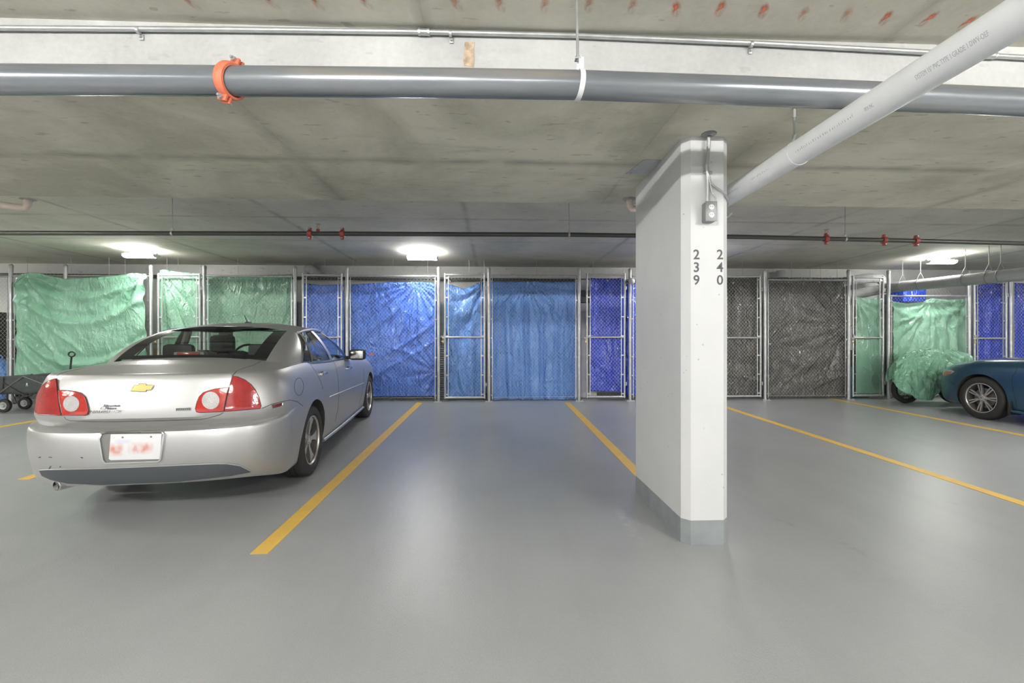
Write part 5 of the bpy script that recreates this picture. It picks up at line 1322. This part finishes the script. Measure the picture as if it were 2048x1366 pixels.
sk.line(Zr([(1290,628),(1235,630),(1200,668),(1280,668)], k4, 60, 740), .0012, .001, 2).build('dealer_flourish', M['ink'], sedan)
badge('MALIBU  LT', 60+1297*k4, 740+710*k4, 4.8, M['badge'], 'model_lettering', .2, 55, .010)
bb = sk.patch(Zr([(198,680),(470,668),(470,722),(200,732)], k5, 330, 740), .004, 4).build('chrome_badge', M['chrome'], sedan)
for a_ in range(7):
    x_ = 205+a_*37; sk.patch(Zr([(x_+4,690-a_*1.5),(x_+26,689-a_*1.5),(x_+22,718-a_*1.5),(x_,719-a_*1.5)], k5, 330, 740), .0052, 2).build('badge_letter', M['ink'], bb)
for q in ([(77,914),(81,913),(82,915.5),(78,916)], [(97,913.5),(104,914),(104,915.5),(98,915)], [(161,914),(166,914),(166,917),(162,916)], [(97,938),(101,931.5),(103,932),(100,938.5)], [(119,933),(122,932),(122,934.5),(119.5,934.5)]): sk.patch(q, .0015, 3).build('paint_chip', M['ink'], sedan)
for m_ in tmp: bpy.data.materials.remove(m_)
# ---------------- blue car
pw = floor_at(1960, 838); SIDE = .865
bx = pw.x+SIDE; by = pw.y-3.70
blue = car_root('blue_car', (bx, by), 0., 'dark teal blue car nose to the fence with a two-tone alloy front wheel')
rows_b = [(0.16, 0.24, 0.8, 0.17, 4.51, 0.17), (0.05, 0.26, 0.84, 0.19, 4.65, 0.18), (0.0, 0.4, 0.872, 0.3, 4.73, 0.3), (0.0, 0.55, 0.885, 0.48, 4.74, 0.46), (0.03, 0.66, 0.888, 0.62, 4.72, 0.58), (0.06, 0.75, 0.884, 0.7, 4.67, 0.68), (0.1, 0.86, 0.868, 0.8, 4.59, 0.75), (0.14, 0.96, 0.835, 0.88, 4.47, 0.8), (0.17, 1.0, 0.8, 0.92, 4.39, 0.825), (0.19, 1.02, 0.77, 0.94, 4.31, 0.84)]
def blue_part(i, R, col, c):
    x, y, z = abs(c[0]), c[1], c[2]
    if 1.40 <= y <= 2.05 and x > .5 and i < R and z > .24: return 1
    if 2.05 < y <= 2.95 and x > .5 and i < R and z > .24: return 2
    if y > 3.12 and i >= R and x < .66: return 3
    if y > 4.05 and 0 <= i < 11: return 4
    return 0
blue_spec = dict(rows=rows_b, LR=.8, LF=.89, nr=2.7, nf=2.5, L=4.74,
  side=[.9,1.0,1.1,1.25,1.40,1.55,1.7,1.85,2.05,2.2,2.4,2.6,2.8,2.95,3.12,3.25,3.4,3.55,3.7,3.82],
  belt=([0,.5,1.0,2.0,2.9,3.3,3.7,4.1,4.4,4.65],[1.0,1.02,1.02,.99,.955,.935,.905,.862,.83,.80]),
  zc=([0,.3,.7,3.2,3.4,4.0,4.3],[1.02,1.08,1.12,.99,.985,.92,.85]), wf=([0,.8,1.4,3.0,3.7,4.65],[1.,.99,.985,.985,1.0,.97]), part=blue_part, paint=M['blue_paint'], final={})
namesb = ['body', 'rear_door', 'front_door', 'bonnet', 'front_bumper']
tmp = [bpy.data.materials.new('slot%d' % i) for i in range(5)]
def incabb(c):
    if c[2] < .85 or not (.75 < c[1] < 3.1): return False
    return abs(c[0]) < float(np.interp(c[1], [.75,1.05,1.3,2.7,3.1], [.5,.72,.74,.72,.45]))-.03
cutb = [(y, .325, .365, .5 if s_ > 0 else -1.2, 1.2 if s_ > 0 else -.5) for y in (1.0, 3.70) for s_ in (1, -1)]
pb, *_ = make_body(blue_spec, namesb, tmp, blue, cutb, incabb, ARCH)
RG = curve((.57,.76,1.10), (.50,1.45,1.34), (.01,-.01,.03)); CF = curve((.74,1.08,1.02), (.575,1.5,1.315), (.03,-.02,.01))
C2 = curve((.755,1.2,1.02), (.58,1.55,1.32), (.028,0,0)); Bb1 = curve((.76,2.0,.99), (.59,1.9,1.355), (.026,0,0)); Bb2 = curve((.76,2.09,.99), (.59,1.98,1.355), (.026,0,0))
A1 = curve((.735,2.85,.955), (.545,2.42,1.325), (.024,0,.02)); WS = curve((.71,3.0,.94), (.50,2.52,1.345), (.02,0,.02))
greenhouse(blue, [
 ('rear_window', lambda s: Vector((-RG(s).x, RG(s).y, RG(s).z)), RG, 16, M['glass'], lambda i, s: Vector((0, -.05*(1-(2*i-1)**2), .02*(1-(2*i-1)**2))), False),
 ('rear_pillar', RG, CF, 8, M['blue_paint'], lambda i, s: Vector((.03,-.04,.01))*(4*i*(1-i)), True), ('quarter_window', CF, C2, 4, M['glass'], None, True),
 ('rear_side_window', C2, Bb1, 8, M['glass'], None, True), ('centre_pillar', Bb1, Bb2, 3, M['frit'], None, True), ('front_side_window', Bb2, A1, 10, M['glass'], None, True),
 ('windscreen_pillar', A1, WS, 4, M['blue_paint'], None, True),
 ('windscreen', lambda s: Vector((-WS(s).x, WS(s).y, WS(s).z)), WS, 20, (M['glass'], M['frit'], 1, 1, 1), lambda i, s: Vector((0, .33*(1-(2*i-1)**2)*(1-.55*s), .03*(1-(2*i-1)**2))), False)])
lp = catmull([(0,1.40,1.375),(.25,1.41,1.37),(.50,1.45,1.34),(.575,1.52,1.322),(.59,1.9,1.357),(.545,2.43,1.33),(.50,2.52,1.345),(.25,2.68,1.365),(0,2.72,1.372)], 4)
bb = MB()
for sg in (1, -1):
    def rfn(i, s):
        k = i*(len(lp)-1); a = int(min(k, len(lp)-2)); p = lp[a]+(lp[a+1]-lp[a])*(k-a)
        return Vector((p[0]*(1-s)*sg, p[1], p[2]+(max(interp([1.4,1.7,2.0,2.7],[1.38,1.405,1.412,1.37], p[1]), p[2])-p[2])*(1-(1-s)**2.4)))
    bb.grid(rfn, len(lp)-1, 8)
bb.build('roof', M['blue_paint'], blue, 180)
for nm, c_, d_, b_ in (('cabin_floor', (0,2.0,.42), (1.45,2.4,.06), .0), ('dashboard', (0,2.9,.88), (1.3,.36,.14), .04), ('rear_seat', (0,1.3,.84), (1.25,.16,.5), .06), ('front_seat', (-.36,2.1,.86), (.46,.15,.55), .06), ('front_seat', (.36,2.1,.86), (.46,.15,.55), .06)):
    bb = MB(); bb.box(c_, d_, bev=b_); bb.build(nm, M['fabric'] if 'seat' in nm else M['interior'], blue)
for sg in (-1, 1):
    bb = MB(); bb.box((sg*.90, 2.72, 1.02), (.20, .12, .13), bev=.035); bb.box((sg*.79, 2.76, .985), (.10,.05,.04), bev=.01); bb.build('door_mirror', M['blue_paint'], blue)
for y_ in (1.0, 3.70):
    for sg in (1, -1):
        w_ = wheel(blue, sg*.775, y_, .325, .327, .205, .225, 7, sg, 'twin')
        if sg < 0 and y_ > 3:
            me = text_mesh('H', .034, .001); me.transform(Matrix.Translation((-.775-.205*.31-.0195, y_, .325)) @ Matrix.Rotation(-math.pi/2, 4, 'Z') @ Matrix.Rotation(math.pi/2, 4, 'X')); me.materials.append(M['ink']); link('hub_emblem', me, w_)
skb = Skin([pb[k] for k in pb if not k.startswith('wheel_arch')], blue)
hl = [(1885,741),(1893,739),(1904,740),(1909,743),(1903,747.5),(1895,751),(1888,752),(1886,747)]
q = skb.patch(hl, .006, 3).build('headlamp', M['headlamp'], blue)
skb.patch([(1886.5,743),(1905,743.5),(1902,747.5),(1894.5,751),(1888,751.5)], .012, 2).build('orange_reflector', M['amber'], q)
for ln in ([(2035,735),(2031,745),(2025,752),(2023,762),(2027,785),(2031,800),(2034,816)], [(1885,756),(1893,760),(1903,764),(1909,770)]): skb.line(ln, .0026, -.0004, 3).build('panel_gap', M['gap'], blue)
for sg in (-1, 1): bb = MB(); bb.tube([(sg*.86,1.4,.20),(sg*.868,2.0,.195),(sg*.868,2.9,.195),(sg*.86,3.3,.195)], .02, 8); bb.build('sill_moulding', M['blue_paint'], blue)
for sg in (-1, 1): bb = MB(); bb.box((sg*.80, 3.30, .24), (.20, .02, .20), bev=.006); bb.build('mud_flap', M['black'], blue)
for m_ in tmp: bpy.data.materials.remove(m_)

# ---------------- folding wagon
def P_(u, v, Y): return at_y(u, v, Y)
M['wagon'] = mat('dark grey wagon fabric', (.060,.070,.068), .75, noise_amt=.15, noise_scale=20, bump=.2, bump_scale=30)
M['wagon_frame'] = mat('black wagon frame', (.03,.03,.03), .4)
M['wagon_light'] = mat('worn grey frame edge', (.16,.165,.16), .5)
YW0, YW1 = 7.72, 8.25
xa, xb = P_(-6, 780, YW0).x, P_(150, 780, YW0).x
zt_ = P_(50, 750, YW0).z; zb_ = P_(50, 788, YW0).z; g0 = gz(8.0)
wag = thing('folding_wagon', ((xa+xb)/2, 8.0, g0), 'dark grey fabric folding wagon beside the silver sedan boot', 'wagon')
xm = P_(50, 750, YW0).x
bb = MB()
def wz(x): return zt_ + (.0 if abs(x-xm) < .01 else 0) - .028*min(1, abs(x-xm)/.35)**2
nx = 20
for Y_, out_ in ((YW0, -1), (YW1, 1)):
    bb.grid(lambda i, s: Vector((xa+(xb-xa)*i, Y_+out_*.012*math.sin(math.pi*s)*(1+.5*math.sin(9*i)), zb_+(wz(xa+(xb-xa)*i)-zb_)*s)), nx, 6)
for X_ in (xa, xb): bb.grid(lambda i, s: Vector((X_, YW0+(YW1-YW0)*i, zb_+(wz(X_)-zb_)*s)), 6, 6)
bb.grid(lambda i, s: Vector((xa+(xb-xa)*i, YW0+(YW1-YW0)*s, zb_+.01)), 10, 4)
fb = wpart(bb, 'fabric_tub', M['wagon'], wag, 60); md = fb.modifiers.new('thickness', 'SOLIDIFY'); md.thickness = .004
g_ = P_(54, 768, YW0-.02); b2 = MB()
b2.prism([(0,.022),(.008,.008),(.013,-.004),(.009,-.014),(0,-.018),(-.009,-.014),(-.013,-.004),(-.008,.008)], -.001, .001, lambda q, h_: Vector((g_.x+q[0], YW0-.022-h_, g_.z+q[1])))
b2.prism([(-.02,-.032),(.02,-.032),(.02,-.027),(-.02,-.027)], -.001, .001, lambda q, h_: Vector((g_.x+q[0], YW0-.022-h_, g_.z+q[1])))
e_ = b2.build('flame_emblem', M['pvc'], None, None); relparent(e_, fb)
for Y_ in (YW0-.028, YW1+.028):
    for a_, c_, mm in (((xa+.0, zb_-.03), (xm, zt_-.02), 'wagon_light'), ((xm, zt_-.02), (xb, zb_-.03), 'wagon_light'), ((xa+.03, zt_-.06), (xm+.05, zb_-.04), 'wagon_frame'), ((xm+.05, zb_-.04), (xb, zt_-.06), 'wagon_frame')):
        bb = MB(); bb.tube([(a_[0], Y_, a_[1]), (c_[0], Y_, c_[1])], .0085, 8); wpart(bb, 'cross_bar', M[mm], wag)
    for X_ in (xa, xb):
        bb = MB(); bb.tube([(X_, Y_, zb_-.05), (X_, Y_, zt_-.02)], .012, 8); wpart(bb, 'corner_post', M['wagon_frame'], wag)
bb = MB(); bb.box(P_(3, 765, YW0-.035), (.05, .012, .20), bev=.004); wpart(bb, 'side_strap', M['wagon'], wag)
for (u, v, Y_, r) in ((8, 803, 7.72, .112), (50, 799, 8.02, .105), (140, 803, 7.72, .112), (150, 797, 8.25, .105)):
    X_ = P_(u, v, Y_).x; T = Matrix.Translation((X_, Y_, gz(Y_)+r)) @ Matrix.Rotation(math.radians(78 if Y_ < 8 else 95), 4, 'Z') @ Matrix.Rotation(math.pi/2, 4, 'Y') if False else Matrix.Translation((X_, Y_, gz(Y_)+r)) @ Matrix.Rotation(math.pi/2, 4, 'X')
    bb = MB(); bb.lathe([(r*.62, -.026), (r*.8, -.032), (r*.97, -.022), (r, 0), (r*.97, .022), (r*.8, .032), (r*.62, .026)], T, 28, close=True); wh = wpart(bb, 'wheel', M['rubber'], wag, 50)
    bb = MB(); bb.lathe([(r*.63, -.012), (r*.56, .022), (r*.3, .014), (r*.22, .03), (0, .03)], T, 20); o = bb.build('wheel_hub', M['galv_dull'], None); relparent(o, wh)
    bb = MB(); bb.tube([(X_, Y_, gz(Y_)+r), (X_+.01, Y_+.045, gz(Y_)+r+.01), (X_+.01, Y_+.04, zb_)], .011, 8); wpart(bb, 'wheel_fork', M['wagon_frame'], wag)
bb = MB(); bb.tube([P_(24, 786, YW0), P_(32, 806, YW0), P_(29, 807, YW0)], .012, 8); wpart(bb, 'kick_stand', M['wagon_frame'], wag)
hb = P_(137, 775, 7.6); ht = P_(143, 714, 7.55)
bb = MB(); bb.tube([hb, ht], .013, 10); hd = wpart(bb, 'pull_handle', M['wagon_frame'], wag)
c_ = P_(143.5, 708.5, 7.55); bb = MB(); bb.tube([c_+Vector((.050*math.cos(a), 0, .030*math.sin(a)*(1.3))) for a in [i*2*math.pi/24 for i in range(24)]], .011, 8, closed=True); o = bb.build('grip', M['black'], None); relparent(o, hd)

# ---------------- bike under a green tarp
bike = thing('covered_bike', (0,0,0), 'small motorbike covered by a crumpled green tarp between fence and blue car', 'motorbike')
Yb = 8.02
prof_top = [(1783,757),(1784,737),(1789,722),(1797,712),(1812,704),(1830,699),(1850,697),(1875,697),(1900,698),(1920,701),(1935,706),(1945,712),(1946,722)]
prof_bot = [(1784,760),(1790,772),(1806,785),(1824,790),(1832,797),(1850,801),(1866,800),(1872,790),(1884,780),(1900,776),(1920,776),(1935,776),(1946,776)]
NU, NV = 90, 54
def edge(pr, a):
    L = [0.]
    for i in range(1, len(pr)): L.append(L[-1]+math.hypot(pr[i][0]-pr[i-1][0], pr[i][1]-pr[i-1][1]))
    k = a*L[-1]; return float(np.interp(k, L, [p[0] for p in pr])), float(np.interp(k, L, [p[1] for p in pr]))
def cover(a, s):
    # s 0 = front hem, 0.62 = top ridge, 1 = behind hem
    tu, tv = edge(prof_top, a); bu, bv = edge(prof_bot, a)
    f_ = min(1, s/.62); u = bu+(tu-bu)*f_; v = bv+(tv-bv)*f_
    dep = .30*math.sin(math.pi*min(1, .06+a*.92))**.5
    if s <= .62: yy = Yb - dep*math.cos(f_*math.pi/2)**.7
    else: yy = Yb + dep*.8*math.sin((s-.62)/.38*math.pi/2)
    p = at_y(u, v, min(yy, Yb)); 
    if s > .62: p = at_y(tu, tv, Yb); p.y = yy; p.z -= (s-.62)/.38*.45*(.3+.7*math.sin(math.pi*a))
    # creases: radiating from the handlebar point and the seat
    for (ca, cs, k, am) in ((.34, .60, 20, .028), (.62, .58, 15, .022), (.12, .3, 12, .02)):
        dx, ds = (a-ca)*1.3, (s-cs); r = math.hypot(dx, ds); th_ = math.atan2(ds, dx)
        cr = am*(1-math.exp(-r/.08))*math.exp(-(r/.55)**2)*(abs(math.sin(th_*k*.5+noise.noise(Vector((th_*2, ca*9, 1)))*2))**.8*2-1)
        p.y -= cr; p.z += cr*.35
    nz = noise.noise(Vector((a*9, s*7, 3.3)))*.03 + noise.noise(Vector((a*22, s*16, 7.1)))*.014
    p.y -= nz; p.z += nz*.3
    p.z = max(p.z, gz(p.y)+.004)
    return p
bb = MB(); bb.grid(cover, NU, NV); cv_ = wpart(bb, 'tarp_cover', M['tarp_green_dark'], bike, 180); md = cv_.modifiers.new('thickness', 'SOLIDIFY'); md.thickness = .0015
for (u, Yw_, r) in ((1812, 8.10, .27), (1905, 8.12, .27)):
    X_ = at_y(u, 780, Yw_).x; T = Matrix.Translation((X_, Yw_, gz(Yw_)+r)) @ Matrix.Rotation(math.pi/2, 4, 'X')
    bb = MB(); bb.lathe([(r-.07, -.03), (r-.03, -.045), (r-.008, -.03), (r, 0), (r-.008, .03), (r-.03, .045), (r-.07, .03)], T, 36, close=True); wh = wpart(bb, 'tyre', M['rubber'], bike, 50)
    bb = MB(); bb.lathe([(r-.068, -.028), (r-.085, -.02), (r-.085, .02), (r-.068, .028)], T, 36, close=True)
    for k in range(10):
        a_ = 2*math.pi*k/10; bb.tube([T @ Vector((.02*math.cos(a_), .02*math.sin(a_), 0)), T @ Vector(((r-.08)*math.cos(a_), (r-.08)*math.sin(a_), 0))], .004, 5)
    o = bb.build('wheel_rim', M['dark_wheel'], None); relparent(o, wh)
xl, xr = at_y(1812, 780, 8.1).x, at_y(1905, 780, 8.12).x
bb = MB(); bb.box(((xl+xr)/2, 8.12, gz(8.1)+.38), (.55, .20, .30), bev=.05); bb.tube([(xl, 8.10, gz(8)+.27), (xl+.14, 8.11, gz(8)+.62), (xl+.18, 8.12, gz(8)+.72)], .028, 8); bb.tube([(xr, 8.12, gz(8)+.27), (xr-.3, 8.12, gz(8)+.33)], .03, 8)
wpart(bb, 'frame', M['wagon_frame'], bike)

# ---------------- things stored in the lockers
M['cardboard'] = mat('cardboard', (.42,.30,.18), .85, noise_amt=.1)
M['teal_bin'] = mat('teal plastic', (.03,.17,.20), .4)
M['cream'] = mat('cream painted board', (.72,.64,.50), .6)
M['white_item'] = mat('white enamel', (.74,.74,.73), .45)
M['grey_item'] = mat('mid grey plastic', (.22,.22,.22), .55)
M['dark_item'] = mat('charcoal fabric', (.05,.05,.05), .85)
def crate(name, u, v, Y, size, m, label, cat, lid=None, rz=0.):
    """closed box with a lid, standing on the floor (v None) or with its base at photo row v"""
    X_ = at_y(u, 700, Y).x; zb0 = gz(Y) if v is None else at_y(u, v, Y).z
    t_ = thing(name, (X_, Y, zb0), label, cat, rot=(0, 0, rz)); w, d, h = size
    bb = MB(); bb.box((0, 0, h*.46), (w, d, h*.92), bev=.012); bb.build('body', M[m], t_)
    bb = MB(); bb.box((0, 0, h*.95), (w*1.04, d*1.04, h*.09), bev=.01); bb.build('lid', M[lid or m], t_)
    return t_
def shelf(u, Y, w, d, levels, label):
    X_ = at_y(u, 700, Y).x; t_ = thing('shelf_unit', (X_, Y, gz(Y)), label, 'shelf'); H = levels[-1]+.03
    for sx in (-1, 1):
        for sy in (-1, 1):
            bb = MB(); bb.box((sx*w/2, sy*d/2, H/2), (.035, .035, H)); bb.build('upright', M['galv_dull'], t_)
    for z in levels:
        bb = MB(); bb.box((0, 0, z), (w, d, .025)); bb.build('shelf_board', M['grey_item'], t_)
    return t_
# by the black tarp: cream board, white box of jars, dark crate, teal bin
crate('teal_bin', 1703, None, 8.98, (.42,.40,.625), 'teal_bin', 'teal plastic bin on the floor in the gap beside the narrow green gate', 'bin')
t_ = crate('white_box', 1703, 700, 8.98, (.38,.36,.48), 'white_item', 'white printed box above the teal bin in the gap', 'box')
bb = MB()
for k in range(5): bb.box((-.02+.02*(k % 2), -.187, .08+k*.09), (.05, .004, .045))
bb.build('printed_panel', M['ink'], t_)
crate('dark_crate', 1703, 732, 8.98, (.40,.38,.325), 'dark_item', 'dark crate between the teal bin and white printed box', 'crate')
crate('cream_board_box', 1704, 652, 8.98, (.36,.36,.42), 'cream', 'cream carton on top of the white printed box in the gap', 'box')
crate('blue_box', 1812, 605, 9.25, (.50,.40,.30), 'tarp_royal', 'blue box on a stack peeking over the wide green tarp', 'box')
crate('grey_storage_chest', 1812, None, 9.25, (.70,.5,1.927), 'grey_item', 'tall grey storage chest hidden behind the wide green tarp', 'cabinet')
# gap beside the pleated blue tarp: white cabinet with grey box on top
t_ = crate('white_cabinet', 1167, None, 9.2, (.44,.5,1.905), 'white_item', 'tall white cabinet in the gap beside the pleated blue tarp', 'cabinet')
bb = MB(); bb.box((.0, -.262, .85), (.40, .02, 1.45), bev=.006); d_ = bb.build('door', M['white_item'], t_)
bb = MB(); bb.box((-.15, -.285, .95), (.02, .025, .14), bev=.006); bb.build('handle', M['galv_dull'], d_)
crate('grey_tote', 1167, 607, 9.2, (.46,.42,.245), 'grey_item', 'mid grey tote on top of the tall white cabinet', 'tote')
crate('white_carton', 1167, 583, 9.2, (.36,.36,.22), 'white_item', 'white carton topmost on the cabinet stack beside the pleated tarp', 'box')
# gap beside the pale blue gate: dark ribbed hose coil stack and grey board
X_ = at_y(885, 700, 8.95).x
t_ = thing('ribbed_hose', (X_, 8.95, gz(8.95)), 'dark ribbed hose standing in the gap beside the pale blue gate', 'hose')
bb = MB(); bb.lathe([(.10 if k % 2 else .085, k*.022) for k in range(56)], Matrix.Translation((0,0,0)), 18); bb.build('hose', M['grey_item'], t_, 30)
bb = MB(); bb.lathe([(.0,0),(.115,0),(.115,.04),(.0,.045)], Matrix.Translation((0,0,1.21)), 18); bb.build('hose_end', M['galv_dull'], t_)
crate('grey_board_stack', 889, None, 9.35, (.5,.3,1.95), 'galv_dull', 'pale grey board stack behind the ribbed hose', 'boards')
# dark stuff in the gap beside the narrow blue gate
crate('charcoal_bag', 598, None, 9.1, (.5,.5,1.413), 'dark_item', 'charcoal storage bag in the gap beside the narrow blue gate', 'bag')
crate('charcoal_suitcase', 598, 655, 9.1, (.46,.40,.50), 'grey_item', 'grey suitcase on the charcoal bag in the gap above the sedan roof', 'suitcase')
# left end: blue bag and boxes
def soft_bag(name, u, Y, w, d, h, m, label, cat, zb=None):
    X_ = at_y(u, 700, Y).x; z0 = gz(Y) if zb is None else zb; t_ = thing(name, (X_, Y, z0), label, cat)
    bb = MB()
    def fn(i, s):
        a = 2*math.pi*i; k = (math.sin(math.pi*min(1, .08+s*.92)))**.35; q = Vector((math.cos(a)*w/2*k, math.sin(a)*d/2*k, h*s))
        n_ = noise.noise(Vector((math.cos(a)*1.5, math.sin(a)*1.5, s*4+u)))*.10; q.x *= 1+n_; q.y *= 1+n_; return q
    bb.grid(fn, 40, 22); bb.build('bag', M[m], t_, 180)
    bb = MB(); bb.tube([(0.02,0,h*.97),(0,.0,h+.03),(.05,.0,h+.06),(.10,.0,h+.03),(.09,0,h*.96)], .012, 8); bb.build('tied_neck', M[m], t_)
    return t_
soft_bag('blue_bag', -6, 8.95, .62, .5, .82, 'tarp_pale_blue', 'crumpled blue plastic bag at the fence beyond the wagon', 'bag')
crate('dark_crate', -14, None, 9.42, (.6,.4,1.352), 'dark_item', 'tall charcoal crate behind the blue bag', 'crate')
crate('grey_suitcase', -6, 660, 9.4, (.34,.4,.35), 'dark_item', 'charcoal case on the tall crate behind the blue bag', 'suitcase')
crate('cardboard_carton', 312, None, 9.2, (.5,.45,1.0), 'cardboard', 'cardboard carton stack in the gap beside the big green tarp', 'box')
